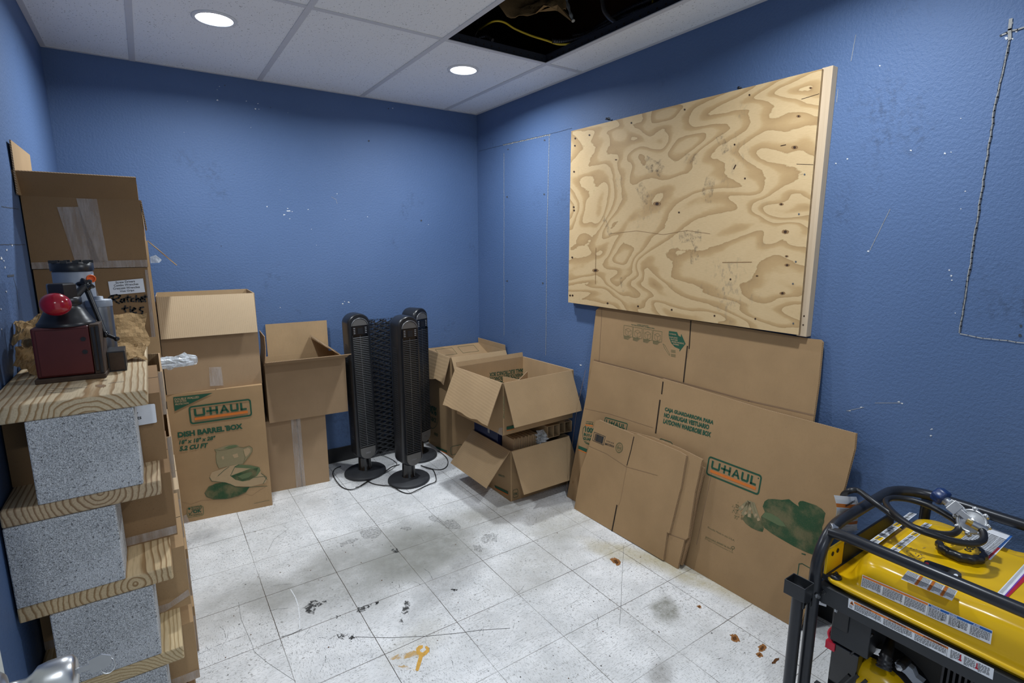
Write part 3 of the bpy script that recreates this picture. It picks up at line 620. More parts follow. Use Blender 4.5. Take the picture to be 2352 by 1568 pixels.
block(-2.404, -2.206, fy, fy+.145, .464, 'grey concrete block between third and fourth planks, above the door knob')
block(-2.396, -2.200, fy, fy+.145, .232, 'grey concrete block cut by the bottom edge of the photo')
block(-2.400, -2.200, fy, fy+.145, 0, 'grey concrete block standing on the floor under the lowest plank')
for i, z in enumerate((.928, .696, .464, .232, 0)): block(-2.40, -2.206, -.90, -.755, z, 'grey concrete block at the far end of the shelves, level %s from the top' % ('one', 'two', 'three', 'four', 'five')[i])
# cartons in the shelf bays
def bay_marks(m, fr):
    F = fr['front']; c_ = lambda *p: crop(0, 780, .2168)(*p)
    F.polypx(m, c_((1300, 730), (1385, 715), (1560, 683), (1632, 677), (1642, 684), (1663, 866), (1655, 876), (1465, 908), (1300, 930)), 'paper_white', .0008)
    F.textpx(m, 'g', *c_((1452, 795), (1464, 793), (1450, 768)), 'print_black', .0012); F.textpx(m, 'ts', *c_((1456, 846), (1500, 838), (1453, 812)), 'print_black', .0012)
carton('closed cardboard box with a white sticker, in the bay beside the uppermost concrete block', (-2.3, -1.75, .928), .312, .40, .186, 'cardboard_brown', marks=bay_marks, tape=[('left', [(-.19, 0), (.19, 0), (.19, .03), (-.19, .03)])], group='boxes in the shelf bays')
carton('closed cardboard box with a taped bottom edge, in the second bay down', (-2.3, -1.735, .696), .316, .40, .187, 'cardboard_brown', tape=[('front', [(-.158, .002), (.157, .006), (.157, .030), (-.158, .026)])], group='boxes in the shelf bays')
carton('closed cardboard box with clear tape peeling off its corner, in the third bay down', (-2.293, -1.72, .464), .325, .40, .186, 'cardboard', tape=[('front', [(-.162, .002), (.10, .004), (.1625, .03), (.16, .05), (.11, .026), (-.162, .026)])], group='boxes in the shelf bays')
carton('closed brown cardboard box in the bottom bay above the floor plank', (-2.293, -1.74, .232), .326, .40, .186, 'cardboard', tape=[('front', [(-.162, .002), (.162, .002), (.162, .03), (-.162, .03)])], group='boxes in the shelf bays')
for i, (z, x1, nm) in enumerate(((.928, -2.1315, 'first'), (.696, -2.1285, 'second'), (.464, -2.124, 'third'), (.232, -2.121, 'fourth'), (0, -2.121, 'fifth'))):
    kw = dict(open_=True) if i < 2 else {}
    carton('cardboard box in the %s bay down, behind the front box, its edge poking out' % nm, ((-2.453+x1)/2, -1.30, z), x1+2.453, .38, .150 if i < 2 else .186, 'cardboard_pale' if i < 3 else 'cardboard', group='second row of boxes in the shelf bays', tape=[('front', [(x1/2+2.453/2-.05, .0), (x1/2+2.453/2, .0), (x1/2+2.453/2, .15), (x1/2+2.453/2-.01, .15)])], **kw)
carton('closed brown box on the floor under the lowest plank', (-2.3, -1.74, 0), .31, .40, .187, 'cardboard_brown', group='boxes in the shelf bays')
# boxes on the topmost plank
def ratchet(m, fr):
    F = fr['front']; c_ = lambda *p: crop(0, 300, .3828)(*p); q = lambda *p: c_(*p)
    F.polypx(m, c_((648, 905), (858, 886), (871, 968), (662, 987)), 'paper_white', .0008)
    for s_, a, b, t in (('Screw Drivers', (694, 918), (810, 909), (693, 904)), ('Combo Wrenches', (684, 936), (830, 925), (683, 923)), ('Crescent Wrenches', (680, 954), (840, 943), (679, 941)), ('Vise Grips', (720, 972), (806, 965), (719, 958))):
        F.textpx(m, s_, *c_(a, b, t), 'print_black', .0013, .012)
    for st in (((668, 1035), (676, 1010), (680, 990)), ((652, 1004), (668, 990), (700, 984), (722, 990), (712, 1003), (682, 1012), (700, 1028), (716, 1036)), ((742, 1008), (728, 1012), (722, 1024), (732, 1030), (744, 1020), (746, 1008), (748, 1028)),
               ((768, 990), (764, 1012), (770, 1026)), ((752, 1003), (785, 998)), ((802, 1005), (788, 1010), (786, 1022), (804, 1024)), ((818, 988), (816, 1026)), ((816, 1014), (830, 1005), (834, 1026)), ((842, 1015), (858, 1008), (850, 1002), (840, 1012), (848, 1026), (862, 1022)), ((872, 986), (868, 1012), (874, 1026)), ((846, 998), (888, 996)),
               ((752, 1050), (746, 1072), (754, 1086)), ((732, 1068), (768, 1062)), ((782, 1068), (784, 1090)), ((780, 1056), (784, 1058)), ((796, 1078), (814, 1068), (804, 1062), (794, 1080), (802, 1094), (818, 1090)), ((862, 1058), (842, 1062), (838, 1074), (856, 1084), (852, 1100), (830, 1104))):
        F.linepx(m, c_(*st), .0052, 'print_black', .001)
T_ratchet = carton('taped brown box with a white tool list sticker and RATCHET TIES handwriting', (-2.296, -1.055, 1.160), .318, .33, .258, 'cardboard_brown', marks=ratchet, tape=[('front', [(-.02, .0), (.035, .0), (-.01, .25), (-.06, .25)]), ('front', [(.145, .0), (.158, .0), (.158, .25), (.15, .25)])], lean=0, group='boxes on the topmost plank')
def topbox(m, fr): pass
carton('open brown box with crossed strips of clear tape, topmost of the left stack', (-2.296, -1.055, 1.420), .322, .33, .238, 'cardboard_brown', open_=True, marks=topbox, group='boxes on the topmost plank',
       flaps=[('front', .092, 38, dict(inset=(-.004, .004))), ('left', .165, -1, dict(inset=(.05, -.06))), ('right', .10, 176), ('back', .085, 8, dict(mi='cardboard_pale'))],
       tape=[('front', [(-.072, .205), (-.015, .208), (.022, .02), (-.045, .02)]), ('front', [(-.018, .236), (.038, .236), (.046, .02), (.0, .02)]), ('front', [(-.16, .0), (.16, .0), (.161, .026), (-.16, .022)])])
m = MB(); p = [px(345, 592, y=-1.22), px(358, 588, y=-1.21), px(371, 598, y=-1.2), px(366, 603, y=-1.21), px(346, 604, y=-1.22)]
m.slab([tuple(q) for q in p], (0, .001, .004), 'plastic_film'); tag(m.build('tape_scrap', loc=tuple(p[0])), 'loose curl of clear tape sticking out right of the topmost box', 'tape')
# stack behind the shelves
carton('closed box at floor level behind the plank shelves', (-2.29, -.41, 0), .32, .37, .75, 'cardboard', group='boxes behind the plank shelves')
carton('tall open box behind the shelves whose flap sticks out over the room', (-2.288, -.41, .751), .324, .38, .768, 'cardboard', open_=True, group='boxes behind the plank shelves',
       flaps=[('right', .155, 138, dict(mi='cardboard_pale', inset=(.0, .19))), ('back', .15, 2), ('left', .12, -3)])
# roll wrapped in clear plastic poking out over the second plank
def crumple(name, label, cat, c, ex, ey, amp, mat, seed, nx=16, ny=12, fold=0, th=.0012, group=None):
    rd = random.Random(seed); m = MB(); c, ex, ey = V(c), V(ex), V(ey); nn = ex.cross(ey).normalized(); ph = [rd.uniform(0, 6) for _ in range(8)]
    g = []
    for i in range(nx+1):
        for j in range(ny+1):
            u, v = i/nx*2-1, j/ny*2-1
            h = amp*(.5*math.sin(3.1*u+ph[0]+1.7*v)+.4*math.sin(5.3*v+ph[1]-2*u)+.35*abs(math.sin(4.4*(u+v)+ph[2]))+.3*abs(math.sin(6.1*(u-v)+ph[3]))+rd.uniform(-.16, .16))+fold*(u*u+v*v)
            e = 1+.10*math.sin(4*v+ph[4])*abs(u)+.08*math.sin(5*u+ph[5])*abs(v)
            g.append(c+ex*u*e+ey*v*e+nn*h+V((rd.uniform(-1, 1), rd.uniform(-1, 1), 0))*amp*.08)
    k = ny+1; fs = [(i*k+j, (i+1)*k+j, (i+1)*k+j+1, i*k+j+1) for i in range(nx) for j in range(ny)]
    m.add(g, fs, mat, False); o = m.build(name, loc=tuple(c)); s_ = o.modifiers.new('thick', 'SOLIDIFY'); s_.thickness = th
    return tag(o, label, cat, group)
root = thing('wrapped_roll', 'shiny clear-plastic-wrapped bundle poking out sideways from the shelves', 'bundle', (-2.14, -.71, .955))
m = MB(); ph = lambda t, h: 1+.22*math.sin(3*t+h*60)+.10*math.sin(7*t-h*140)+.06*math.sin(13*t+h*300)
m.lathe([(.001, -.16)]+[(.026+.004*math.sin(i*1.3), -.155+i*.0125) for i in range(24)]+[(.020, .150), (.012, .155), (.001, .157)], 'plastic_film', (-2.14, -.71, .962), (1, 0, .02), 22, wob=ph, smooth=False); m.build('plastic_wrap', root)
m = MB(); m.lathe([(.001, -.15), (.013, -.15), (.0135, .12), (.001, .125)], 'aluminium', (-2.14, -.71, .968), (1, 0, .02), 14, wob=ph); m.lathe([(.001, -.15), (.011, -.15), (.011, .138), (.001, .14)], 'label_white', (-2.14, -.715, .948), (1, 0, .02), 12, wob=ph); m.build('rods', root)
# ---------------------------------------------------------------- things on the topmost plank
zt = 1.160
root = thing('machine_vise', 'dark red and black machine tool block with a glossy red ball handle', 'machine tool', (-2.32, -1.85, zt))
M = Matrix.Translation((-2.318, -1.848, zt)) @ Matrix.Rotation(-.05, 4, 'Z')
m = MB(M); m.box((-.073, -.056, .0), (.068, .056, .012), 'rust_brown'); m.build('base_plate', root, bevel=.002)
m = MB(M); m.box((-.068, -.050, .013), (.045, .052, .138), 'red_paint'); m.build('body', root, bevel=.004)
m = MB(M); m.box((-.059, -.0535, .018), (.044, -.0505, .131), 'red_paint')
for z in (.105, .072): m.lathe([(.0055, 0), (.0055, .001)], 'black_plastic', (.032, -.054, z), (0, -1, 0), 16)
m.build('front_plate', root, bevel=.0012)
m = MB(M); m.box((.046, -.050, .012), (.066, .052, .140), 'rust_brown'); m.box((.049, -.0525, .02), (.0555, -.0505, .134), 'dark_steel'); m.box((.058, -.054, .014), (.0645, -.051, .136), 'dark_steel'); m.build('slide', root, bevel=.0015)
m = MB(M); m.lathe([(.060, .138), (.060, .144), (.056, .148), (.049, .160), (.040, .178), (.034, .184), (.034, .190)], 'black_plastic', (-.004, 0, 0), n=40); m.build('turret', root)
m = MB(M); m.lathe([(.035, .188), (.037, .190), (.037, .206), (.034, .208)], 'dark_steel', (-.004, 0, 0), n=30)
m.lathe([(.030, .206), (.032, .208), (.032, .240), (.029, .243), (.001, .243)], 'dark_steel', (-.004, 0, 0), n=6, smooth=False); m.build('hex_nut', root)
m = MB(M); m.tube([(-.004, -.02, .176), (-.006, -.05, .186), (-.007, -.07, .194)], .010, 'black_plastic', 14); h_ = m.build('handle', root)
m = MB(M); m.lathe([(.0305*math.sin(PI*i/18)+1e-4, .0275*-math.cos(PI*i/18)) for i in range(19)], 'red_ball', (-.007, -.078, .197), (.1, 0, 1), 36); m.build('ball', h_)
m = MB(M); ra = M.inverted() @ px(196, 655, y=-1.80); rb = M.inverted() @ px(243, 768, y=-1.84); rc_ = M.inverted() @ px(268, 778, y=-1.86)
m.tube([ra, ra.lerp(rb, .5), rb], .0058, 'black_plastic', 12, rf=lambda t: .0075-.002*t); m.tube([rb, rc_], .0042, 'black_plastic', 10)
m.lathe([(.0065*math.sin(PI*i/10)+1e-4, -.0065*math.cos(PI*i/10)) for i in range(11)], 'black_gloss', tuple(rc_), n=16); m.lathe([(.0085*math.sin(PI*i/10)+1e-4, -.0085*math.cos(PI*i/10)) for i in range(11)], 'black_gloss', tuple(rb), n=16)
m.tube([(.010, 0, .196), tuple(ra)], .009, 'black_plastic', 12); lv = m.build('lever', root)
m = MB(M); m.lathe([(.001, -.010), (.014, -.009), (.018, 0), (.015, .009), (.001, .011)], 'black_gloss', tuple(ra), (.2, -1, .35), 30, wob=lambda t, h: 1+.18*math.cos(6*t)); m.build('star_knob', lv)
root = thing('hydraulic_cylinder', 'grey metal cylinder with a notched black cap behind the red ball', 'cylinder', (-2.316, -1.62, zt))
m = MB(); m.lathe([(.047, 0), (.047, .262), (.044, .266), (.001, .266)], 'grey_cast', (-2.316, -1.62, zt), n=40); m.build('barrel', root)
m = MB(); m.lathe([(.0495, .266), (.050, .270), (.050, .288), (.046, .290), (.001, .290)], 'black_plastic', (-2.316, -1.62, zt), n=40)
for i in range(10):
    t = i*2*PI/10; m.obox((-2.316+.043*math.cos(t), -1.62+.043*math.sin(t), zt+.292), V((.007, 0, 0)), V((0, .007, 0)), (0, 0, .004), 'black_plastic')
m.build('cap', root)
m = MB(); oc = px(208, 640, y=-1.668); m.lathe([(.0085, 0), (.011, 0), (.0115, .006), (.0085, .007), (.008, .001)], 'orange_plastic', tuple(oc), (.35, -1, .1), 24); m.build('orange_ring', root)
root = thing('metal_canister', 'scratched grey metal canister standing behind the vise lever', 'canister', (-2.262, -1.68, zt))
m = MB(); m.lathe([(.030, 0), (.030, .165), (.028, .170), (.001, .171)], 'dark_zinc', (-2.262, -1.68, zt), n=32); m.build('body', root, bevel=0)
m = MB(); m.lathe([(.0312, .166), (.0312, .182), (.029, .185), (.012, .186), (.011, .194), (.001, .195)], 'grey_cast', (-2.262, -1.68, zt), n=32); m.build('lid', root)
m = MB(); m.box((-2.2505, -1.835, zt), (-2.211, -1.755, zt+.056), 'dark_steel'); m.box((-2.247, -1.8365, zt+.004), (-2.215, -1.835, zt+.052), 'rust_brown'); tag(m.build('steel_block', loc=(-2.235, -1.8, zt), bevel=.002), 'small black steel block on the plank right of the vise', 'block')
crumple('crumpled_paper', 'large crumpled brown paper right of the vise, before the tool box', 'paper', (-2.222, -1.42, zt+.052), (.064, .0, -.003), (.0, .05, .052), .006, 'kraft_paper', 3, 12, 9, group='crumpled kraft paper')
crumple('crumpled_paper', 'small curled piece of brown paper behind the black steel block', 'paper', (-2.205, -1.66, zt+.022), (.036, 0, -.003), (0, .05, .016), .008, 'kraft_paper', 9, 14, 10, group='crumpled kraft paper')
crumple('crumpled_paper', 'crumpled brown paper bulging up left of the vise against the wall', 'paper', (-2.420, -1.66, zt+.115), (.034, .006, .004), (0, .04, .024), .014, 'kraft_paper', 5, 16, 12, fold=-.008, group='crumpled kraft paper')
crumple('crumpled_paper', 'low crumple of brown paper in the shade left of the vise', 'paper', (-2.427, -1.72, zt+.038), (.026, .006, -.012), (0, .05, .024), .012, 'kraft_paper', 6, 16, 12, group='crumpled kraft paper')
crumple('crumpled_paper', 'dark crumpled paper under the other wads beside the left wall', 'paper', (-2.415, -1.60, zt+.062), (.036, .0, .002), (0, .045, .045), .010, 'kraft_paper', 8, 14, 10, group='crumpled kraft paper')
# ================================================================ BACK WALL: BOXES
GB = 'moving boxes along the back wall'
def dish(m, fr):
    F = fr['front']; c_ = lambda *p: crop(340, 860, .236)(*p); G, K = 'print_green', 'print_kraft'
    F.polypx(m, c_((245, 220), (630, 178), (260, 355)), G)
    F.textpx(m, 'DOUBLE WALLED', *c_((258, 253), (497, 228), (256, 231)), K, .0011); F.textpx(m, 'FOR EXTRA', *c_((262, 276), (376, 262), (260, 257)), K, .0011); F.textpx(m, 'PROTECTION', *c_((266, 300), (397, 284), (264, 283)), K, .0011)
    F.logo(m, *c_((412, 487), (1015, 402), (391, 310)))
    F.textpx(m, 'DISH BARREL BOX', *c_((292, 616), (922, 526), (286, 562)), G, .0009, .05); F.textpx(m, '18" x 18" x 28"', *c_((303, 680), (658, 633), (300, 640)), G, .0009, .04, .2); F.textpx(m, '5.2 CU FT', *c_((306, 746), (586, 708), (303, 700)), G, .0009, .05, .2)
    F.poly(m, [F.px(*q) for q in c_(*ell(752, 503, 7, 7, 10))], G)
    # printed jug
    P = lambda pts, mt, h=.0006: F.polypx(m, c_(*pts), mt, h)
    P([(645, 728), (700, 712), (760, 690), (830, 680), (880, 686), (885, 705), (930, 712), (985, 695), (1012, 712), (1016, 745), (990, 790), (955, 830), (925, 868), (830, 880), (690, 912), (662, 860), (660, 790), (665, 752)], 'print_green_pale')
    P([(925, 730), (970, 712), (995, 722), (996, 750), (975, 780), (950, 800), (935, 765)], 'print_kraft', .0009)
    P([(735, 718), (790, 692), (850, 684), (875, 692), (850, 708), (790, 720)], 'print_green_mid', .0009); P([(715, 800), (735, 790), (742, 815), (728, 830)], 'print_kraft', .0009); P([(820, 780), (870, 765), (880, 800), (840, 812)], 'print_kraft', .0009)
    for ln in (((645, 728), (665, 752), (660, 800), (668, 860), (690, 912)), ((645, 728), (700, 738), (790, 722), (880, 700)), ((885, 705), (930, 712), (985, 695), (1014, 712), (1014, 750), (955, 830), (925, 868)), ((925, 730), (945, 800), (930, 860))): F.linepx(m, c_(*ln), .0018, 'print_olive', .0011)
    # cloth, bowl, plate
    P([(600, 1000), (620, 950), (680, 930), (790, 890), (880, 872), (1000, 880), (1090, 905), (1100, 960), (1155, 1000), (1150, 1050), (1000, 1090), (850, 1085), (760, 1050), (620, 1035)], 'print_kraft', .0005)
    P([(845, 895), (885, 874), (1000, 882), (1085, 903), (1095, 935), (1060, 985), (990, 1025), (920, 1038), (850, 1022), (802, 985), (950, 930), (1000, 912), (850, 905)], 'print_green_mid', .0008)
    P([(806, 985), (900, 952), (1000, 920), (1070, 905), (1050, 985), (990, 1022), (920, 1035), (850, 1020)], 'print_photo', .0010); P([(870, 990), (930, 965), (1000, 945), (1020, 960), (980, 1000), (920, 1015)], 'print_green_mid', .0012)
    P([(552, 1150), (590, 1090), (660, 1060), (740, 1048), (800, 1065), (850, 1092), (930, 1098), (985, 1092), (950, 1140), (880, 1175), (760, 1205), (640, 1208), (575, 1185)], 'print_photo', .0008)
    for ln in (((552, 1150), (575, 1190), (640, 1212), (760, 1208), (880, 1180), (950, 1145), (985, 1095)), ((740, 1048), (800, 1065), (850, 1092), (930, 1098), (1160, 1084)), ((600, 1000), (620, 1035), (700, 1045), (760, 1052)), ((1100, 960), (1155, 1000), (1120, 1060)), ((1030, 1000), (1130, 990), (1160, 1020)), ((680, 985), (740, 930), (790, 895)), ((802, 985), (845, 895), (885, 874))): F.linepx(m, c_(*ln), .0022, 'print_green', .0013)
    F.linepx(m, c_((330, 1240), (420, 1262), (520, 1225), (700, 1215), (860, 1200), (940, 1160), (1010, 1178), (1080, 1130), (1150, 1090)), .0012, 'crease', .0005)
    F.rrect(m, *c_((384, 1392), (542, 1368), (378, 1298)), 'print_green_mid', .0022); F.textpx(m, 'OK', *c_((440, 1352), (524, 1336), (437, 1318)), G, .0009, .04); F.linepx(m, c_((397, 1345), (407, 1362), (440, 1318)), .003, G)
    F.textpx(m, 'U-HAUL', *c_((424, 1298), (528, 1282), (422, 1284)), G); F.textpx(m, 'BOXES', *c_((424, 1316), (528, 1300), (423, 1302)), G); F.textpx(m, 'FOR SHIPPING', *c_((398, 1378), (530, 1360), (397, 1366)), G); F.polypx(m, c_(*ell(402, 1305, 11, 11, 10)), G)
    F.linepx(m, c_((1032, 1254), (1180, 1222)), .0015, 'print_green')
carton('large printed dish barrel moving box standing on the floor', (-1.878, -.225, 0), .457, .345, .728, 'cardboard', marks=dish, rz=-.12, group=GB, tape=[('front', [(-.228, 0), (-.19, 0), (-.20, .05), (-.228, .04)])], seam='x')
bx = carton('open plain box, pale flap folded down its front, on the dish barrel box', (-1.888, -.212, .7285), .456, .335, .512, 'cardboard_grey', open_=True, rz=-.03, group=GB,
       flaps=[('front', .215, 169, dict(mi='cardboard_pale', curl=4)), ('back', .20, 178)], tape=[('front', [(-.03, .02), (.035, .015), (.032, .12), (-.025, .125)])])
def creases(m, fr):
    F = fr['front']
    for x in (.09, .12, .155, .205): F.line(m, [(.228+x-.03, .01), (.228+x-.033, .50)], .002, 'crease', .0004)
carton('closed plain box taped down its centre seam, beneath an open box', (-1.461, -.145, 0), .344, .245, .455, 'cardboard_grey', rz=-.12, group=GB,
       marks=lambda m, fr: fr['front'].line(m, [(.178, 0), (.175, .455)], .003, 'slot_dark', .0003), tape=[('front', [(-.028, 0), (.026, 0), (.024, .452), (-.030, .452)])])
carton('open plain box with splayed flaps beside the left tower fan', (-1.392, -.165, .456), .462, .285, .35, 'cardboard_grey', open_=True, rz=-.06, group=GB,
       flaps=[('front', .13, 66, dict(curl=14, inset=(-.004, -.01))), ('back', .205, 1, dict(inset=(.04, .05))), ('left', .175, -9, dict(inset=(.03, .0), curl=14, mi='cardboard_pale')), ('right', .19, -52, dict(inset=(.0, .01)))])
# ================================================================ TOWER FANS
def fan():
    root = thing('tower_fan', '', 'fan', (0, 0, 0)); hw, dp = .072, .066
    m = MB(); m.lathe([(.134, 0), (.138, .003), (.137, .012), (.130, .018), (.06, .026), (.045, .030)], 'black_dusty', n=56, wob=lambda t, h: 1+.03*math.cos(2*t)); m.build('base', root)
    m = MB(); m.lathe([(.046, .028), (.042, .035), (.040, .12), (.042, .135)], 'black_gloss', n=32); m.build('neck', root)
    # column: arch-topped, rounded at the foot
    def outline(hw_, z0, z1, rb, n=12):
        o = [(hw_*math.cos(PI*(1+i/n)), z0+rb+rb*math.sin(PI*(1+i/n))) for i in range(n+1)]
        return o+[(hw_*math.cos(PI*i/n), z1-hw_*.86+hw_*.86*math.sin(PI*i/n)) for i in range(n+1)]
    m = MB(); O = outline(hw, .118, 1.078, .045); N = len(O); ly = [(-dp, .90), (-dp+.006, .985), (-dp+.016, 1.0), (.03, 1.0), (.05, .93), (.062, .75)]
    vs_ = []
    for y, s_ in ly: vs_ += [(a*s_, y, .6+(b-.6)*(1-(1-s_)*.13)) for a, b in O]
    m.add(vs_, [(i*N+k, i*N+(k+1) % N, (i+1)*N+(k+1) % N, (i+1)*N+k) for i in range(len(ly)-1) for k in range(N)], 'black_plastic', True)
    m.add(vs_[:N], [tuple(range(N))[::-1]], 'black_plastic'); m.add(vs_[-N:], [tuple(range(N))], 'black_plastic')
    for sx in (-1, 1):       # slanting side vents
        for i in range(46):
            z = .26+i*.0138
            for y in (-.028, -.012, .004): m.obox((sx*(hw+.0002), y, z), (.0008, 0, 0), (0, .006, .003), (0, 0, .0018), 'grille')
    m.build('column', root)
    yf_ = -dp-.0005
    m = MB(); m.box((-.051, yf_-.002, .205), (.051, yf_, .945), 'black_gloss')
    for i in range(62): z = .215+i*.0117; m.obox((0, yf_-.007, z), (.050, 0, 0), (0, .0045, 0), (0, .0012, .0019), 'grille')
    for x in (-.051, .051): m.box((x-.0025, yf_-.012, .205), (x+.0025, yf_, .945), 'black_plastic')
    for x in (-.0,): m.box((x-.0008, yf_-.006, .21), (x+.0012, yf_-.001, .94), 'silver_trim')
    m.build('front_grille', root)
    m = MB(); m.box((-.049, yf_-.010, .946), (.049, yf_, 1.000), 'black_gloss')
    for x in (-.040, -.034, .034, .040):
        for k in range(4): m.lathe([(.0022, 0), (.0022, .001)], 'label_grey', (x, yf_-.010, .957+k*.011), (0, -1, 0), 8)
    m.box((-.016, yf_-.0125, .952), (.016, yf_-.010, .988), 'black_plastic'); m.build('control_panel', root)
    def plate(z0, z1, up):
        o = ell(0, z0, .048, .040, 16, 0, 0, 180) if up else ell(0, z1, .050, .048, 16, 0, 180, 360)
        return o+([] if up else [(.050, z1+.03), (-.050, z1+.03)])
    m = MB(); m.slab([(a, yf_-.008, b) for a, b in plate(1.004, 0, True)], (0, .008, 0), 'charcoal'); m.build('top_cap', root, bevel=.001)
    m = MB(); m.slab([(a, yf_-.011, b) for a, b in plate(0, .172, False)], (0, .011, 0), 'charcoal')
    Fr((0, yf_-.011, 0), (1, 0, 0), (0, 0, 1), (0, -1, 0)).text(m, 'DREO', -.016, .160, .032, .010, 'steel', .0006, .01); m.build('foot_plate', root, bevel=.001)
    m = MB(); pts = [(.053*math.cos(PI*i/24), yf_-.009, 1.004+.046*math.sin(PI*i/24)) for i in range(25)]; m.tube(pts, .0014, 'silver_trim', 6); m.build('trim', root)
    return root
def dup(root, loc, rz, label, group):
    r = root.copy(); C.objects.link(r); r.location = loc; r.rotation_euler = (0, 0, rz); r['label'] = label; r['group'] = group
    for ch in list(root.children):
        c = ch.copy(); C.objects.link(c); c.parent = r
    return r
G_ = 'tower fans in front of the back wall'
f1 = fan(); f1.location = (-1.068, -.285, .002); f1.rotation_euler = (0, -.016, .06); f1['label'] = 'black tower fan on the left of the three, beside the open box'; f1['group'] = G_
dup(f1, (-.872, -.555, 0), .13, 'black tower fan standing in front, nearest of the three', G_)
dup(f1, (-.655, -.222, 0), .42, 'black tower fan at the back, half hidden behind the nearest fan', G_)
# black diamond-mesh panel behind the fans
root = thing('mesh_panel', 'black diamond-mesh metal frame standing between the fans against the back wall', 'mesh panel', (-.80, -.06, 0))
x0, x1, z0, z1 = -.955, -.665, .02, .985
def meshpart(y, nm):
    m = MB(); n = 0; st = .0345; sl = .42
    for sgn in (1, -1):
        k = -12
        while k < 62:
            zb = z0+k*st; a = (x0, zb) if sgn > 0 else (x1, zb); L = x1-x0
            p = [(x0, zb), (x1, zb+L*sl)] if sgn > 0 else [(x1, zb), (x0, zb+L*sl)]
            (ax, az), (bx_, bz) = p; k += 1
            def clip(v): return max(z0, min(z1, v))
            if bz <= z0 or az >= z1: continue
            t0 = max(0, (z0-az)/(bz-az)); t1 = min(1, (z1-az)/(bz-az))
            A = V((ax+(bx_-ax)*t0, y, az+(bz-az)*t0)); B = V((ax+(bx_-ax)*t1, y, az+(bz-az)*t1)); d = (B-A)/2
            if d.length < .004: continue
            m.obox((A+B)/2+V((0, .002*sgn, 0)), d, (0, .0016, 0), V((-d.z, 0, d.x)).normalized()*.0042, 'mesh_metal')
    return m.build(nm, root)
meshpart(-.068, 'mesh'); meshpart(-.022, 'mesh')
m = MB()
for y in (-.068, -.022):
    m.tube([(x0, y, .006), (x0, y, z1+.005), (x1, y, z1+.005), (x1, y, .006)], .006, 'mesh_metal', 8); m.tube([(x0, y, .012), (x1, y, .012)], .005, 'mesh_metal', 8)
for x in (x0, x1): m.tube([(x, -.068, z1+.004), (x, -.022, z1+.004)], .005, 'mesh_metal', 8)
for i in range(12): x = x0+(x1-x0)*i/11; m.obox((x, -.045, z1+.008), (.010, .025, 0), (.002, -.001, 0), (0, 0, .0012), 'mesh_metal')
m.build('frame', root)
# power cords on the floor
def cord(pts, label, z=.0045, r=.0028, ends=()):
    P = [tuple(px(u, v, z=z+(.004 if i % 3 == 1 else 0))) for i, (u, v) in enumerate(pts)]; m = MB(); m.tube(smooth(P, 8), r, 'cable_black', 8)
    tag(m.build('power_cord', loc=P[0]), label, 'cord', 'power cords around the fan bases')
fc = lambda *p: crop(740, 680, .3062)(*p)
cord(fc((140, 1275), (100, 1292), (82, 1320), (84, 1345), (110, 1390), (150, 1432), (205, 1450), (260, 1438), (320, 1400), (380, 1365), (450, 1330), (520, 1280), (580, 1262)), 'black power cord looping out left in front of the left fan base')
cord(fc((215, 1357), (290, 1362), (380, 1405), (450, 1418), (520, 1425), (600, 1468), (655, 1478), (710, 1455), (760, 1430), (800, 1412), (850, 1390), (852, 1350), (830, 1300), (790, 1285), (740, 1270)), 'black power cord running round the front of the nearest fan base')
cord(fc((745, 1270), (800, 1290), (880, 1300), (925, 1285), (944, 1250), (935, 1215), (900, 1180), (868, 1160)), 'black power cord curving right between the fans and the corner box')
cord(fc((430, 1165), (450, 1190), (505, 1215), (540, 1235), (560, 1262), (500, 1310), (380, 1370), (300, 1420), (250, 1432)), 'thin black cord trailing between the two left fan bases', .004, .0018)
# ================================================================ CORNER BOXES
def corner_marks(m, fr):
    F = fr['front']; c_ = lambda *p: crop(960, 760, .2679)(*p)
    F.textpx(m, 'DISH BARREL', (1033.5, 897), (1110, 884), (1033, 887), 'print_green', .0009, .03); F.textpx(m, '18" x 18"', (1034, 907), (1090, 897), (1034, 901), 'print_green', .0009)
    F.rrect(m, (1036, 1045), (1062, 1039), (1035, 1026), 'print_green', .003)
    L = fr['left']; L.polypx(m, c_((150, 985), (247, 1025), (249, 1045), (160, 1005)), 'print_green'); L.polypx(m, c_((162, 1008), (249, 1047), (249, 1056), (165, 1018)), 'print_orange')
    L.linepx(m, c_(*ell(125, 740, 48, 95, 24)), .004, 'print_green', .0007, True); L.textpx(m, '100%', *c_((80, 690), (160, 730), (82, 620)), 'print_green', .0009, .03); L.textpx(m, 'BUY-BACK', *c_((85, 760), (160, 790), (86, 720)), 'print_green', .0009, .03)
    L.textpx(m, 'FREE', *c_((140, 890), (170, 905), (142, 868)), 'print_green', .0009)
def corner_flap(m, g, nr):
    pass
def corner_back(m, g, nr):
    F = Fr(g[0][0], g[0][-1]-g[0][0], g[-1][0]-g[0][0], nr[0])
    if F.n.z < 0: F.n = -F.n
    F.o = V(g[0][0])+F.n*.0005; F.ey = (V(g[-1][0])-V(g[0][0])).normalized()
    for a in (.06, .25): F.line(m, [(a, .03), (a+.14, .03), (a+.14, .12), (a, .12)], .0025, 'print_olive', .0012, True)
    F.n = F.n
carton('tall open dish barrel box in the room corner, edge to the back wall', (-.247, -.215, 0), .458, .395, .738, 'cardboard', marks=corner_marks, open_=True, group='moving boxes in the room corner',
       flaps=[('front', .225, 152, dict(curl=6)), ('left', .20, 163, dict(tear=.12, seed=4)), ('back', .22, -112, dict(marks=corner_back)), ('right', .04, -4)])
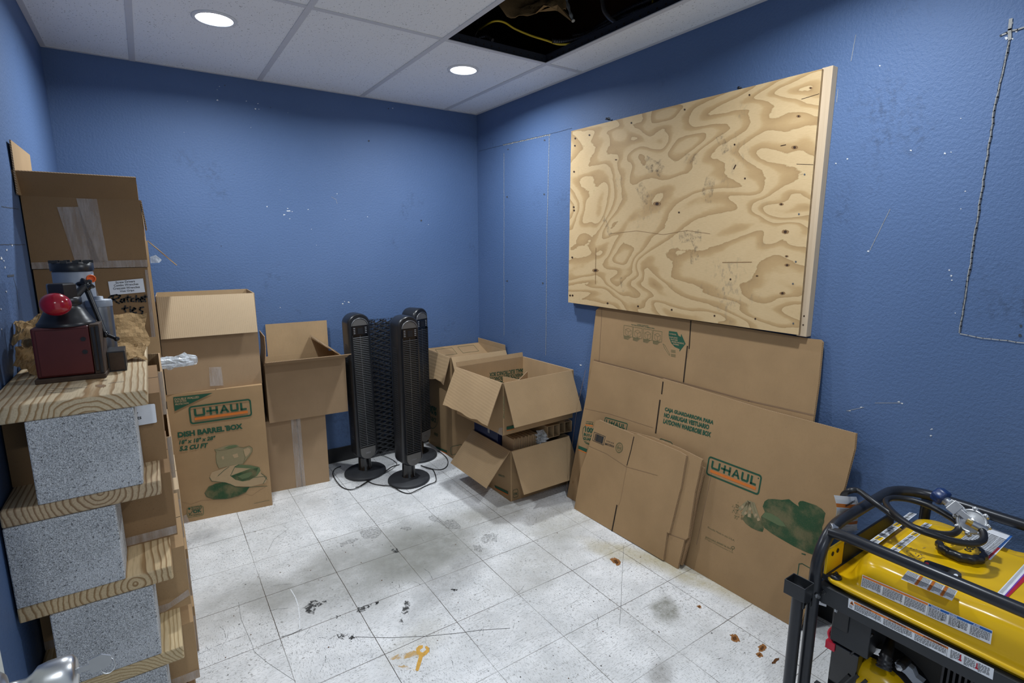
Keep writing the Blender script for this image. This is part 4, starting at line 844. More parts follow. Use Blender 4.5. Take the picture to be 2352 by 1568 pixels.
def low_marks(m, fr):
    F = fr['front']; L = fr['left']; c_ = lambda *p: crop(960, 760, .2679)(*p)
    L.polypx(m, c_((655, 1320), (770, 1375), (773, 1398), (665, 1342)), 'print_green'); L.polypx(m, c_((660, 1345), (773, 1400), (773, 1408), (662, 1353)), 'print_orange'); L.textpx(m, 'QUALITY!', *c_((690, 1240), (740, 1262), (692, 1222)), 'print_green', .0009)
    F.rrect(m, *c_((818, 1430), (858, 1418), (815, 1365)), 'print_green', .002); F.textpx(m, 'OK', *c_((822, 1410), (852, 1402), (822, 1388)), 'print_green')
carton('open box on the floor, lower of the two in the corner, stuffed with dividers', (-.272, -.955, 0), .446, .445, .315, 'cardboard', marks=low_marks, open_=True, group='moving boxes in the room corner', rz=0,
       flaps=[('left', .25, 138, dict(curl=2)), ('front', .255, 150), ('right', .2, 178), ('back', .15, 176)])
def up_marks(m, fr):
    B = fr['inback']; c_ = lambda *p: crop(960, 760, .2679)(*p)
    for s_, a, b, t in (('SMALL ELECTRONICS BOX', (905, 318), (612, 358), (905, 352)), ('APARATOS ELECTRONICOS', (905, 355), (615, 398), (905, 388)), ('PEQUENA PARA', (880, 392), (665, 425), (880, 425))): B.textpx(m, s_, *c_(a, b, t), 'print_green', .0012, .03)
    F = fr['front']; F.polypx(m, c_((760, 822), (828, 805), (830, 832), (760, 845)), 'print_green'); F.polypx(m, c_((760, 850), (828, 836), (828, 842), (760, 857)), 'print_orange')
    L = fr['left']; L.textpx(m, 'SMALL ELECTRONICS', *c_((742, 750), (742, 560), (732, 750)), 'print_green_mid', .0009)
carton('open box with big splayed flaps perched on top of the stuffed corner box', (-.330, -.972, .447), .532, .500, .303, 'cardboard', marks=up_marks, open_=True, group='moving boxes in the room corner', rz=.045,
       flaps=[('left', .25, 155, dict(curl=3, tear=.05, seed=3)), ('front', .25, 156, dict(curl=2, inset=(.004, .02))), ('right', .12, 176), ('back', .03, 10)], tape=[('left', [(.20, .0), (.25, .0), (.25, .05), (.22, .04)])])
m = MB(); m.slab([(-.40, -1.06, .60), (-.15, -.86, .60), (-.15, -.86, .685), (-.38, -1.045, .675)], (.003, -.003, 0), 'cardboard_inner', 'cardboard_edge'); m.slab([(-.30, -.80, .62), (-.22, -1.06, .62), (-.22, -1.06, .66), (-.30, -.80, .66)], (.004, 0, 0), 'cardboard_inner', 'cardboard_edge')
m.box((-.52, -1.19, .455), (-.12, -.78, .59), 'cardboard_inner'); tag(m.build('cardboard_divider', loc=(-.3, -.95, .46)), 'crossed cardboard divider inside the upper corner box', 'divider')
# contents squeezed between the two corner boxes
m = MB(); m.box((-.485, -1.02, .25), (-.405, -.74, .440), 'navy_box'); F = Fr((-.4855, -.74, .25), (0, -1, 0), (0, 0, 1), (-1, 0, 0)); F.text(m, 'III', .17, .10, .02, .07, 'label_grey')
F.line(m, [(.02, .16), (.08, .16), (.08, .12)], .002, 'label_blue'); F.line(m, [(.12, .15), (.16, .15)], .002, 'label_grey'); tag(m.build('navy_carton', loc=(-.445, -.88, .25), bevel=.002), 'dark navy printed carton poking out of the lower corner box', 'box')
m = MB()
for i in range(21): x = -.458+i*.0085; m.box((x, -1.150, .27), (x+.0052, -1.03, .372+.004*math.sin(i*2)), 'cardboard_inner' if i % 2 else 'cardboard_edge')
for i in range(20): x = -.454+i*.0085; m.box((x, -1.146, .28), (x+.004, -1.04, .366), 'slot_dark')
tag(m.build('corrugated_bundle', loc=(-.37, -1.09, .3)), 'bundle of upright corrugated cardboard sheets between the two corner boxes', 'cardboard bundle')
m = MB(); m.lathe([(.001, -.05)]+[((.030+.007*math.sin(i*2.1))*math.sin(PI*(i+1)/14)**.7, -.045+i*.0075) for i in range(12)]+[(.001, .048)], 'plastic_film', (-.262, -1.160, .350), (.35, -.1, 1), 30, smooth=False, wob=lambda t, h: 1+.30*math.sin(3*t+h*70)+.22*math.sin(7*t-h*190)+.14*math.sin(13*t+h*320)); tag(m.build('plastic_bag', loc=(-.26, -1.168, .35)), 'crumpled clear plastic bag tucked between the two corner boxes', 'bag')
def cells(x0, x1, z0, z1, y0, y1, n, label, rz=0):
    M = Matrix.Translation(((x0+x1)/2, y0, z0)) @ Matrix.Rotation(rz, 4, 'Z'); w = (x1-x0)/2; h = z1-z0; d = y1-y0; m = MB(M); t = .0035
    m.box((-w, 0, 0), (w, d, t), 'cardboard_inner'); m.box((-w, 0, h-t), (w, d, h), 'cardboard'); m.box((-w, d-t, t), (w, d, h-t), 'cardboard')
    for i in range(n+1): x = -w+(2*w-t)*i/n; m.box((x, .0, t), (x+t, d-t, h-t), 'cardboard_inner')
    tag(m.build('cardboard_tray', loc=((x0+x1)/2, y0, z0)), label, 'tray', 'folded cardboard cell trays')
cells(-.222, -.125, .335, .412, -1.175, -.95, 2, 'folded cardboard tray with two open cells, beside the plastic bag', .02)
cells(-.118, -.015, .335, .405, -1.155, -.93, 2, 'folded cardboard tray with open cells, nearest the right wall', -.12)
m = MB(); m.box((-.15, -1.155, .408), (-.07, -1.05, .418), 'cardboard_brown'); tag(m.build('cardboard_pad', loc=(-.11, -1.1, .41)), 'thin cardboard pad lying on the folded cell trays', 'cardboard pad')
m = MB(); m.box((-.40, -.93, .31), (-.13, -.78, .446), 'cardboard_inner'); tag(m.build('cardboard_block', loc=(-.26, -.9, .31)), 'stacked cardboard under the upper corner box', 'cardboard')
# ================================================================ RIGHT WALL: PLYWOOD ON STUDS
F = Fr((-.050, -1.14, 1.15), (0, -1, 0), (0, 0, 1), (-1, 0, 0)); m = MB()
q = [F.px(*p) for p in ((1305, 694), (1312, 301), (1888, 158), (1834, 769))]
m.slab([F.P(a, b) for a, b in q], (.0125, 0, 0), 'plywood', 'ply_edge')
yc = lambda *p: crop(1080, 200, .3826)(*p)
for u, v, r, s_ in ((1122, 700, 15, 1), (752, 1100, 12, 2), (1892, 868, 14, 3), (1948, 362, 13, 4), (1875, 1237, 11, 5), (1722, 1133, 6, 6), (1868, 703, 9, 7), (1903, 1068, 10, 8), (1972, 175, 9, 9), (876, 436, 5, 10), (1900, 1015, 7, 11), (2045, 5, 7, 12)):
    (a, b), = yc((u, v)); F.polypx(m, jag(ell(a, b, r*.62, r*.34, 14), r*.05, s_), 'knot_halo', .0004); F.polypx(m, jag(ell(a, b, r*.27, r*.24, 9), r*.04, s_), 'knot', .0008)
for u, v in ((631, 308), (629, 352), (716, 288), (968, 215), (1288, 135), (1677, 47), (1588, 345), (624, 508), (622, 720), (624, 740), (613, 1022), (600, 1250), (615, 1250), (1008, 1315), (1210, 1336), (1467, 1372), (1712, 1390), (1940, 1418), (1938, 1180), (1955, 1048), (1974, 762), (2008, 524), (1254, 752), (1563, 1153), (1650, 548), (825, 1297)):
    (a, b), = yc((u, v)); F.polypx(m, ell(a, b, 2.1, 2.3, 8), 'knot' if u < 1900 else 'screw_zinc', .0009)
F.linepx(m, yc((1583, 490), (1594, 468)), .006, 'knot'); F.linepx(m, yc((755, 965), (753, 1060), (752, 1180)), .004, 'knot_halo'); F.linepx(m, yc((2095, 40), (2030, 60), (1990, 72)), .0018, 'knot'); F.linepx(m, yc((2060, 465), (1960, 462)), .0015, 'knot')
F.linepx(m, yc((1865, 352), (1895, 346)), .003, 'knot'); F.linepx(m, yc((1515, 1052), (1690, 1050)), .003, 'knot_halo')
F.linepx(m, yc((840, 880), (1000, 862), (1160, 885), (1300, 860), (1440, 880)), .0014, 'knot_halo')
for pts, w_ in ((((1300, 870), (1330, 900), (1355, 960), (1362, 1030)), .012), (((1060, 450), (1140, 500)), .03), (((1085, 480), (1135, 470)), .03), (((1270, 900), (1370, 890)), .03), (((1500, 300), (1530, 380)), .02), (((1430, 540), (1400, 640)), .012), (((1450, 560), (1430, 680)), .02), (((1020, 600), (1060, 680)), .03), (((1300, 430), (1350, 430)), .025), (((1330, 980), (1332, 1055)), .01), (((800, 780), (840, 880)), .015), (((905, 1150), (920, 1220)), .012)):
    F.linepx(m, yc(*pts), w_*1.8, 'smudge_film', .0005)
tag(m.build('plywood_sheet', loc=(-.05, -1.14, 1.15)), 'large sheet of swirly-grained plywood screwed to studs on the right wall', 'plywood')
for (y0, y1, z0, z1, lb, dx) in ((-2.562, -2.524, 1.144, 2.130, 'pale vertical timber stud behind the right edge of the plywood', 0), (-1.170, -1.132, 1.160, 2.145, 'pale timber stud behind the left edge of the plywood, only its side showing', .001)):
    m = MB(); m.box((-.0370, y0, z0), (-.0006, y1, z1), 'stud_wood')
    if dx == 0:
        for z in (1.19, 1.225): m.lathe([(.003, 0), (.003, .001)], 'knot', (-.0370, -2.5465, z), (-1, 0, 0), 8)
    tag(m.build('timber_stud', loc=(-.016, y0, z0), bevel=.002), lb, 'stud', 'studs behind the plywood')
for u, v in ((1398, 273), (1702, 203)):
    p = px(u, v+2, x=-.004); m = MB(); m.tube([(-.0005, p.y, p.z), (-.02, p.y, p.z+.003)], .0022, 'dark_steel', 8); m.lathe([(.001, 0), (.006, .001), (.006, .003), (.001, .0035)], 'dark_steel', (-.02, p.y, p.z+.003), (-1, 0, .1), 10)
    tag(m.build('screw', loc=(0, p.y, p.z)), 'dark screw in the blue wall above the plywood, %s' % ('toward the room corner' if u < 1500 else 'toward its right end'), 'screw')
# ================================================================ FLATTENED BOXES
def flat(label, BL, BR, TL, outline, t, marks=None, mat='cardboard_sheet', layers=2, group='flattened boxes leaning on the right wall'):
    BL, BR, TL = V(BL), V(BR), V(TL); F = Fr(BL, BR-BL, TL-BL); m = MB()
    O = [F.px(*p) if p[0] != 'f' else (p[1], p[2]) for p in outline]; th = t/layers; O = [(a, max(b, .0008)) for a, b in O]
    for i in range(layers): m.slab([F.P(a+(.0025 if i % 2 else 0), b, -i*th) for a, b in O], -F.n*(th*.86), mat, 'cardboard_edge')
    if marks: marks(m, F)
    return tag(m.build('flattened_box', loc=tuple(BL)), label, 'flattened box', group)
def back_marks(m, F):
    F.linepx(m, ((1587, 737), (1583, 800)), .006, 'slot_dark'); F.linepx(m, ((1583, 800), (1578, 822)), .0015, 'crease'); F.linepx(m, ((1579, 795), (1570, 877)), .007, 'slot_dark')
    F.linepx(m, ((1365, 826), (1450, 848), (1570, 879), (1720, 920), (1868, 953)), .006, 'crease'); F.linepx(m, ((1383, 706), (1376, 830)), .003, 'crease')
    c_ = lambda *p: crop(1380, 700, .12757)(*p)
    F.polypx(m, c_((1228, 468), (1372, 488), (1400, 555), (1440, 575), (1448, 520), (1527, 700), (1415, 842), (1420, 795), (1330, 755), (1270, 690), (1235, 600), (1222, 540)), 'print_green')
    for s_, a, b, t in (('U-HAUL', (1237, 528), (1362, 548), (1237, 505)), ('FLAP-LOCK', (1240, 588), (1385, 612), (1240, 562)), ('FEATURE', (1262, 632), (1385, 652), (1262, 606)), ('MAKES PACKING', (1280, 674), (1500, 712), (1280, 646)), ('EASIER!', (1305, 715), (1410, 735), (1305, 690))): F.textpx(m, s_, *c_(a, b, t), 'print_kraft', .0011, .02)
    F.textpx(m, 'U-HAUL FLAP-LOCK', *c_((655, 358), (860, 388), (655, 342)), 'print_green', .0009); F.textpx(m, 'FEATURE ALLOWS BOX TO REMAIN OPEN', *c_((552, 362), (967, 434), (552, 346)), 'print_green', .0009)
    for x0, y0 in ((420, 365), (585, 395), (770, 425), (945, 455)):
        F.linepx(m, c_((x0, y0), (x0+160, y0+28), (x0+150, y0+215), (x0-10, y0+185)), .0016, 'print_olive', .0007, True)
        F.linepx(m, c_((x0+25, y0+75), (x0+80, y0+55), (x0+130, y0+95), (x0+75, y0+115), (x0+25, y0+75), (x0+25, y0+155), (x0+72, y0+195), (x0+75, y0+115)), .0012, 'print_olive'); F.linepx(m, c_((x0+130, y0+95), (x0+126, y0+170), (x0+72, y0+195)), .0012, 'print_olive')
        for k in range(4): F.linepx(m, c_((x0-5, y0+198+k*13), (x0+120-k*15, y0+220+k*13)), .002, 'print_olive')
    F.linepx(m, c_((1120, 700), (1150, 720), (1245, 890), (1235, 910), (1150, 780), (1120, 700)), .0015, 'print_olive')
    for k in range(7): F.linepx(m, c_((1265, 808+k*19), (1345, 822+k*19)), .002, 'print_olive') if k != 3 else None
flat('largest upright flattened box behind, under the plywood, with a green arrow print', (-.120, -1.375, 0), (-.120, -2.6, 0), (-.020, -1.428, 1.15), [(1369, 712), (1377, 706), (1392, 707), (1500, 722), (1700, 752), (1862, 778), (1884, 780), (1889, 786), (1880, 880), (1868, 965), ('f', 1.255, 0), ('f', -.05, 0)], .012, back_marks, 'cardboard_sheet', 3)
def ward_marks(m, F):
    G = 'print_green'
    F.linepx(m, ((1523, 877), (1520, 904)), .007, 'slot_dark'); F.linepx(m, ((1516, 919), (1506, 994)), .008, 'slot_dark')
    F.linepx(m, ((1343, 938), (1400, 950), (1500, 982)), .0016, 'crease')
    c_ = lambda *p: crop(1280, 680, .4848)(*p)
    for s_, a, b, t in (('CAJA GUARDARROPA PARA', (508, 547), (738, 613), (512, 525)), ('NO ARRUGAR VESTUARIO', (505, 572), (718, 632), (508, 551)), ('LAYDOWN WARDROBE BOX', (501, 601), (726, 668), (505, 579))): F.textpx(m, s_, *c_(a, b, t), G, .0009, .05)
    c2 = lambda *p: crop(1600, 1020, .17857)(*p); F.logo(m, *c2((118, 385), (800, 662), (158, 145)))
    F.logo(m, (1385, 980), (1437, 996), (1390, 957)); F.polypx(m, c2(*ell(795, 437, 9, 9, 10)), G)
    P = lambda pts, mt, h=.0006: F.polypx(m, c2(*pts), mt, h)
    P([(850, 800), (875, 735), (920, 703), (1000, 704), (1100, 715), (1190, 705), (1250, 755), (1315, 800), (1308, 755), (1330, 730), (1370, 728), (1450, 755), (1540, 785), (1610, 830), (1658, 885), (1640, 960), (1642, 1000), (1615, 1060), (1620, 1160), (1500, 1420), (1400, 1382), (1250, 1310), (1050, 1195), (960, 1140), (870, 1070), (835, 1010), (828, 930), (880, 870)], 'print_photo')
    P([(590, 960), (635, 890), (720, 890), (820, 950), (850, 1040), (865, 1080), (850, 1125), (790, 1112), (700, 1070), (630, 1015)], 'print_photo')
    P([(840, 930), (880, 872), (960, 890), (1050, 940), (1120, 1010), (1150, 1060), (1050, 1040), (940, 980)], 'print_green_mid', .0009)
    for bx_, by, ex_, ey in ((570, 790, 480, 40), (590, 790, 660, 40), (650, 770, 30, 0),): pass
    for p0, p1, w_ in (((665, 745), (600, 900), .016), ((680, 740), (680, 925), .017), ((705, 755), (760, 930), .016), ((730, 760), (800, 970), .014), ((640, 760), (560, 830), .014)): F.linepx(m, c2(p0, p1), w_, 'print_green_pale', .0009)
    for a, b in ((590, 805), (632, 885), (680, 915), (762, 910), (797, 965), (690, 830)): P(ell(a, b, 18, 22, 10, .3), 'print_kraft', .0012)
    rd = random.Random(5)
    for i in range(70): a, b = rd.uniform(465, 640), rd.uniform(745, 970); F.linepx(m, c2((a, b), (a+rd.uniform(-22, 22), b+rd.uniform(-12, 12))), .0016, 'print_olive', .0007) if abs((a-465)/(175)-(b-745)/300) < .5 else None
    F.textpx(m, 'Proudly Made in the U.S.A.', *c2((143, 1082), (490, 1255), (147, 1056)), 'print_olive', .0009, 0); F.textpx(m, '2010 U-HAUL AWARD Go Zero', *c2((113, 1200), (440, 1352), (117, 1180)), 'print_olive', .0009, .01); F.textpx(m, 'A Program of The Conservation Fund', *c2((105, 1220), (465, 1403), (108, 1204)), 'print_olive', .0009, 0)
    F.linepx(m, c2(*ell(467, 1330, 22, 16, 12)), .0022, 'print_olive', .0007, True); F.linepx(m, c2((462, 1340), (458, 1375)), .002, 'print_olive')
    c3 = lambda *p: crop(1290, 930, .14666)(*p)
    F.textpx(m, 'U-HAUL', *c3((380, 298), (500, 310), (382, 270)), G); F.polypx(m, c3((375, 302), (490, 318), (488, 334), (372, 318)), 'print_orange'); F.linepx(m, c3((385, 255), (500, 268)), .002, G)
    F.textpx(m, '100%', *c3((366, 415), (540, 455), (372, 335)), G, .0009, .04); F.textpx(m, 'BUY-BACK', *c3((346, 475), (600, 540), (350, 432)), G, .0009, .04); F.textpx(m, 'GUARANTEE', *c3((340, 540), (600, 590), (346, 495)), G, .0009, .04)
    F.linepx(m, c3((375, 325), (340, 360), (328, 440), (338, 520), (350, 550)), .003, G); F.linepx(m, c3((355, 565), (385, 598), (430, 615)), .004, G); F.linepx(m, c3((372, 560), (400, 590), (430, 600)), .003, G)
    F.polypx(m, c3((265, 632), (403, 688), (388, 738), (260, 680)), G); F.polypx(m, c3((258, 688), (390, 742), (388, 757), (254, 700)), 'print_orange')
    F.textpx(m, '1', *c3((303, 1085), (322, 1090), (306, 1045)), G, .0009, .05, .2); F.textpx(m, 'C', *c3((280, 1155), (300, 1160), (284, 1112)), G, .0009, .05, .2)
    F.polypx(m, c3(*jag(ell(178, 1205, 14, 22, 10), 3)), 'knot_halo', .0005)
    F.rrect(m, *c3((1520, 650), (1715, 720), (1540, 520)), G, .003); F.textpx(m, 'U-HAUL', *c3((1588, 592), (1700, 622), (1592, 568)), G); F.textpx(m, 'BOXES', *c3((1585, 620), (1700, 652), (1588, 598)), G); F.polypx(m, c3(*ell(1562, 568, 16, 24, 10)), G)
    F.linepx(m, c2((1355, 1405), (1400, 1418)), .004, G); F.rrect(m, (1831, 1328), (1900, 1370), (1836, 1290), G, .003)
    F.linepx(m, ((1640, 1060), (1600, 1250)), .003, 'crease', .0003); F.linepx(m, ((1345, 850), (1325, 940), (1300, 1130)), .002, 'crease', .0003)
flat('widest flattened box with a jacket print and a large logo, leaning at floor level', (-.178, -1.316, 0), (-.158, -2.66, 0), (-.078, -1.402, .848), [(1362, 829), (1440, 848), (1521, 871), (1522, 869), (1750, 938), (1966, 995), (1963, 1030), (1941, 1115), ('f', 1.39, 0), ('f', .0, 0)], .009, ward_marks)
def small_marks(m, F):
    c3 = lambda *p: crop(1290, 930, .14666)(*p)
    F.linepx(m, ((1456, 1003), (1449, 1035), (1440, 1068)), .005, 'slot_dark'); F.linepx(m, ((1440, 1068), (1425, 1150), (1419, 1165)), .0012, 'crease'); F.linepx(m, ((1417, 1160), (1411, 1192), (1405, 1222)), .008, 'slot_dark')
    F.linepx(m, c3((425, 640), (700, 760), (1010, 965), (1500, 1100)), .002, 'crease')
    F.linepx(m, c3((513, 422), (685, 492), (655, 625), (485, 552)), .0028, 'print_black', .0007, True)
    rd = random.Random(2)
    for i in range(22):
        t = .12+.76*i/21; a = (513+(685-513)*t, 422+(492-422)*t); b = (485+(655-485)*t, 552+(625-552)*t); p0 = (a[0]+(b[0]-a[0])*.12, a[1]+(b[1]-a[1])*.12); p1 = (a[0]+(b[0]-a[0])*.9, a[1]+(b[1]-a[1])*.9); F.linepx(m, c3(p0, p1), rd.choice((.0014, .0025, .0034)), 'print_black')
    F.textpx(m, '12 X 12 X 9', *c3((820, 592), (705, 548), (816, 612)), 'print_black', .0009, .02); F.textpx(m, 'WON2212109BR', *c3((826, 632), (680, 585), (820, 666)), 'print_black', .0009, .02)
    for r in (1, .86, .55): F.linepx(m, c3(*ell(903, 667, 56*r, 80*r, 26, .1)), .002, 'print_olive', .0007, True)
    F.textpx(m, 'BOX', *c3((875, 680), (930, 700), (880, 640)), 'print_olive')
small = 'small flattened boxes in front of the wardrobe box'
flat('small flattened box with barcode print, frontmost of the layered three', (-.240, -1.455, 0), (-.232, -2.09, 0), (-.152, -1.519, .533), [(1368, 966), (1376, 964), (1455, 997), (1462, 996), (1560, 1036), (1576, 1046), (1563, 1123), (1560, 1132), (1537, 1225), (1532, 1222), (1523, 1287), ('f', .0, .0), (1334, 1078), (1350, 1035)], .009, small_marks, group=small)
flat('small flattened box in the middle of the layered three, right edge showing', (-.229, -1.50, 0), (-.2215, -2.168, 0), (-.141, -1.56, .533), [(1430, 986), (1500, 1004), (1560, 1028), (1614, 1055), (1611, 1062), (1596, 1130), (1580, 1235), (1572, 1240), (1556, 1306), ('f', 0, 0)], .008, lambda m, F: F.linepx(m, ((1575, 1240), (1535, 1225)), .003, 'crease'), group=small)
flat('small flattened box, rearmost of the layered three, just its dark edge visible', (-.217, -1.55, 0), (-.2115, -2.195, 0), (-.131, -1.60, .52), [(1450, 1002), (1560, 1035), (1618, 1075), (1600, 1150), (1582, 1245), (1566, 1298), ('f', 0, 0)], .008, None, 'cardboard_brown', group=small)
# ================================================================ INSIDE THE OPEN CEILING BAY
hc = lambda *p: crop(980, 0, .2806)(*p)
def run(name, label, cat, pts, zs, r, mat, rib=0, group=None):
    P = [tuple(px(u, v, z=z_)) for (u, v), z_ in zip(hc(*pts), zs)]; S_ = smooth(P, 24 if rib else 8); m = MB()
    if rib:
        D = [V(p) for p in S_]; L = [0]
        for a, b in zip(D, D[1:]): L.append(L[-1]+(b-a).length)
        n = int(L[-1]/rib)*4; out = []
        for i in range(n+1):
            s_ = L[-1]*i/n; k = 0
            while k < len(L)-2 and L[k+1] < s_: k += 1
            out.append(D[k].lerp(D[k+1], (s_-L[k])/max(1e-9, L[k+1]-L[k])))
        T = len(out)-1; m.tube(out, r, mat, 9, rf=lambda t: r*(1+.13*math.cos(2*PI*round(t*T)/4)))
    else: m.tube(S_, r, mat, 8)
    return tag(m.build(name, loc=P[0]), label, cat, group)
run('yellow_cable', 'yellow cable sagging across the open ceiling bay', 'cable', ((430, 240), (510, 190), (570, 172), (640, 185), (720, 235), (850, 290), (980, 330), (1080, 362), (1200, 358)), (2.62, 2.60, 2.60, 2.60, 2.59, 2.56, 2.53, 2.505, 2.50), .0050, 'cable_yellow')
run('yellow_cable', 'short yellow cable dropping at the far right of the open ceiling bay', 'cable', ((1850, 70), (1852, 20), (1855, -60)), (2.52, 2.56, 2.64), .006, 'cable_yellow')
run('flexible_conduit', 'bright silver ribbed conduit hanging down in the open ceiling bay', 'conduit', ((1430, -40), (1440, 20), (1455, 90), (1500, 150), (1555, 192)), (2.72, 2.66, 2.60, 2.545, 2.50), .0095, 'conduit_metal', .011)
run('flexible_conduit', 'dark ribbed conduit running along the bay edge nearest the right wall', 'conduit', ((1030, 335), (1150, 335), (1300, 290), (1450, 210), (1600, 140), (1750, 80), (1900, 30), (2050, -20)), (2.515, 2.52, 2.53, 2.54, 2.54, 2.54, 2.54, 2.54), .010, 'conduit_dark', .012)
run('flexible_conduit', 'second dark ribbed conduit lying beside the bay edge conduit', 'conduit', ((1200, 290), (1330, 262), (1500, 155), (1650, 75), (1800, 10), (1950, -40)), (2.58, 2.58, 2.58, 2.58, 2.58, 2.58), .010, 'conduit_dark', .012)
run('flexible_conduit', 'short dark ribbed conduit behind the near edge of the open ceiling bay', 'conduit', ((430, 310), (490, 300), (540, 330)), (2.52, 2.525, 2.50), .008, 'conduit_dark', .011)
run('hanger_wire', 'twisted grey hanger wire at the left corner of the open bay', 'wire', ((425, 150), (412, 200), (425, 235), (400, 290), (410, 335)), (2.66, 2.60, 2.56, 2.52, 2.49), .0018, 'steel')
p = [tuple(px(u, v, z=z_)) for (u, v), z_ in zip(hc((640, -60), (600, 30), (700, 110), (900, 95), (1080, 45), (1200, 170), (1130, 20), (1180, -60)), (2.74, 2.68, 2.64, 2.64, 2.66, 2.56, 2.66, 2.74))]
m = MB(); g = []; nx, ny = 16, 10
TLp, TRp, BLp, BRp = px(*hc((600, -70))[0], z=2.78), px(*hc((1230, -70))[0], z=2.76), px(*hc((590, 70))[0], z=2.66), px(*hc((1130, 60))[0], z=2.64)
rd = random.Random(12)
for i in range(nx+1):
    for j in range(ny+1):
        a, b = i/nx, j/ny; q = TLp.lerp(TRp, a).lerp(BLp.lerp(BRp, a), b); g.append(q+V((0, 0, .02*math.sin(7*a+3*b)+.012*math.sin(17*a*b+2)+rd.uniform(-.004, .004)-.03*(b > .8)*math.sin(PI*a))))
m.add(g, [(i*(ny+1)+j, (i+1)*(ny+1)+j, (i+1)*(ny+1)+j+1, i*(ny+1)+j+1) for i in range(nx) for j in range(ny)], 'kraft_paper', True)
qa, qb, qc, qd = [px(*q, z=z_) for q, z_ in zip(hc((900, 100), (1075, 40), (1210, 170), (1185, 175)), (2.64, 2.65, 2.55, 2.545))]
m.add([qa, qb, qc, qd, px(*hc((1065, 85))[0], z=2.63)], [(0, 1, 4), (1, 2, 3), (1, 3, 4)], 'kraft_paper')
hn = (TRp-TLp).cross(BLp-TLp)
F = Fr(BLp.lerp(TLp, .3)-V((0, 0, .035)), BRp-BLp, TLp-BLp); F.textpx(m, 'CERTAINTEED', *hc((640, 62), (820, 50), (640, 30)), 'print_black', .0, .03); F.textpx(m, 'FOAM', *hc((690, 22), (820, 48), (700, -8)), 'print_black', .0, .05)
o = m.build('insulation_paper', loc=tuple(BLp)); s_ = o.modifiers.new('t', 'SOLIDIFY'); s_.thickness = .002
tag(o, 'torn brown insulation backing paper hanging in the open ceiling bay', 'insulation')
m = MB(); m.tube(smooth([px(*q, z=z_) for q, z_ in zip(hc((1140, -40), (1155, 40), (1180, 120), (1200, 172)), (2.70, 2.64, 2.58, 2.545))], 6), .006, 'grime_light', 7, rf=lambda t: .007*(1+.3*math.sin(20*t))); tag(m.build('torn_strip', loc=tuple(qc)), 'grey torn strip dangling from the insulation paper', 'strip')
# ================================================================ GENERATOR
GX, GY = -.345, -3.33
gen = thing('portable_generator', 'yellow and black portable generator in a tubular frame, front right corner', 'generator', (GX, GY, 0))
TR = .0165
def arc(c, a, b, r, n=8): c, a, b = V(c), V(a), V(b); return [c+a*r*math.cos(PI/2*i/n)+b*r*math.sin(PI/2*i/n) for i in range(n+1)]
xa, xb, ya, yb, zz = -.628, -.092, -2.948, -3.86, .690
m = MB()
path = [V((xa, ya, .02)), V((xa, ya, .3)), V((xa, ya, zz-.125))]+arc((xa+.12, ya, zz-.12), (-1, 0, 0), (0, 0, 1), .12)[1:]+[V((-.35, ya, zz))]+arc((xb-.10, ya-.10, zz), (0, 1, 0), (1, 0, 0), .10)+[V((xb, -3.4, zz)), V((xb, yb, zz)), V((xb, yb, .02))]
m.tube(path, TR, 'tube_black', 18); m.tube([V((xb, ya-.08, .02)), V((xb, ya-.08, zz-.02))], TR*.9, 'tube_black', 14)
m.tube([V((xa+.047, ya-.008, zz-.008)), V((xa+.041, ya-.05, zz-.001)), V((xa+.037, -3.4, zz)), V((xa+.037, yb, zz)), V((xa+.037, yb, .02))], TR*.95, 'tube_black', 18)
m.tube([V((xa, ya, .05)), V((xa, yb, .05))], TR, 'tube_black', 14); m.tube([V((xb, ya-.08, .05)), V((xb, yb, .05))], TR, 'tube_black', 14); m.tube([V((xa, yb+.05, .05)), V((xb, yb+.05, .05))], TR, 'tube_black', 14); m.tube([V((xa, ya, .05)), V((xb, ya-.04, .05))], TR, 'tube_black', 14)
for x in (xa+.01, xb): m.tube([V((x, yb, zz)), V((x+.001, yb-.001, zz))], TR, 'tube_black', 12)
m.tube([V((xa+.01, yb, zz)), V((xb, yb, zz))], TR, 'tube_black', 14)
fr_ = m.build('frame', gen)
m = MB(); m.lathe([(.006, 0), (.012, .001), (.008, .004)], 'silver_trim', (xa+.049, ya-.014, zz+.008), (-.3, -.6, .8), 9, wob=lambda t, h: 1+.3*math.sin(3*t)); m.build('weld', fr_)
# end plate under the hoop
m = MB(); m.box((-.598, -2.962, .555), (-.50, -2.955, .632), 'yellow_paint'); m.box((-.50, -2.962, .555), (-.14, -2.955, .618), 'bracket_black'); m.box((-.60, -2.975, .538), (-.12, -2.950, .556), 'bracket_black')
for x in (-.57, -.54): m.lathe([(.007, 0), (.007, .001)], 'slot_dark', (x, -2.9625, .612), (0, -1, 0), 10)
m.build('end_plate', gen, bevel=.002)
# handle post + bracket
m = MB(); m.tube([V((-.668, -2.925, .10)), V((-.668, -2.925, .515))], .0165, 'tube_black', 16); m.lathe([(.0165, 0), (.012, .006), (.001, .008)], 'bracket_black', (-.668, -2.925, .515), n=16); m.build('handle_post', gen)
m = MB(); bx0, bx1, by0, by1, bz0, bz1 = -.696, -.644, -2.955, -2.895, .498, .542; t = .003
m.box((bx0, by0, bz0), (bx0+t, by1, bz1), 'bracket_black'); m.box((bx1-t, by0, bz0-.01), (bx1, by1, bz1), 'bracket_black'); m.box((bx0+t, by0, bz0-.012), (bx1-t, by0+t, bz1), 'bracket_black'); m.box((bx0+t, by1-t, bz0), (bx1-t, by1, bz1), 'bracket_black')
m.box((bx0, by0, bz0-.02), (bx0+.012, by0+t, bz0), 'bracket_black'); m.box((bx1-.012, by0, bz0-.03), (bx1, by0+t, bz0), 'bracket_black')
br = m.build('bracket', gen, bevel=.0015)
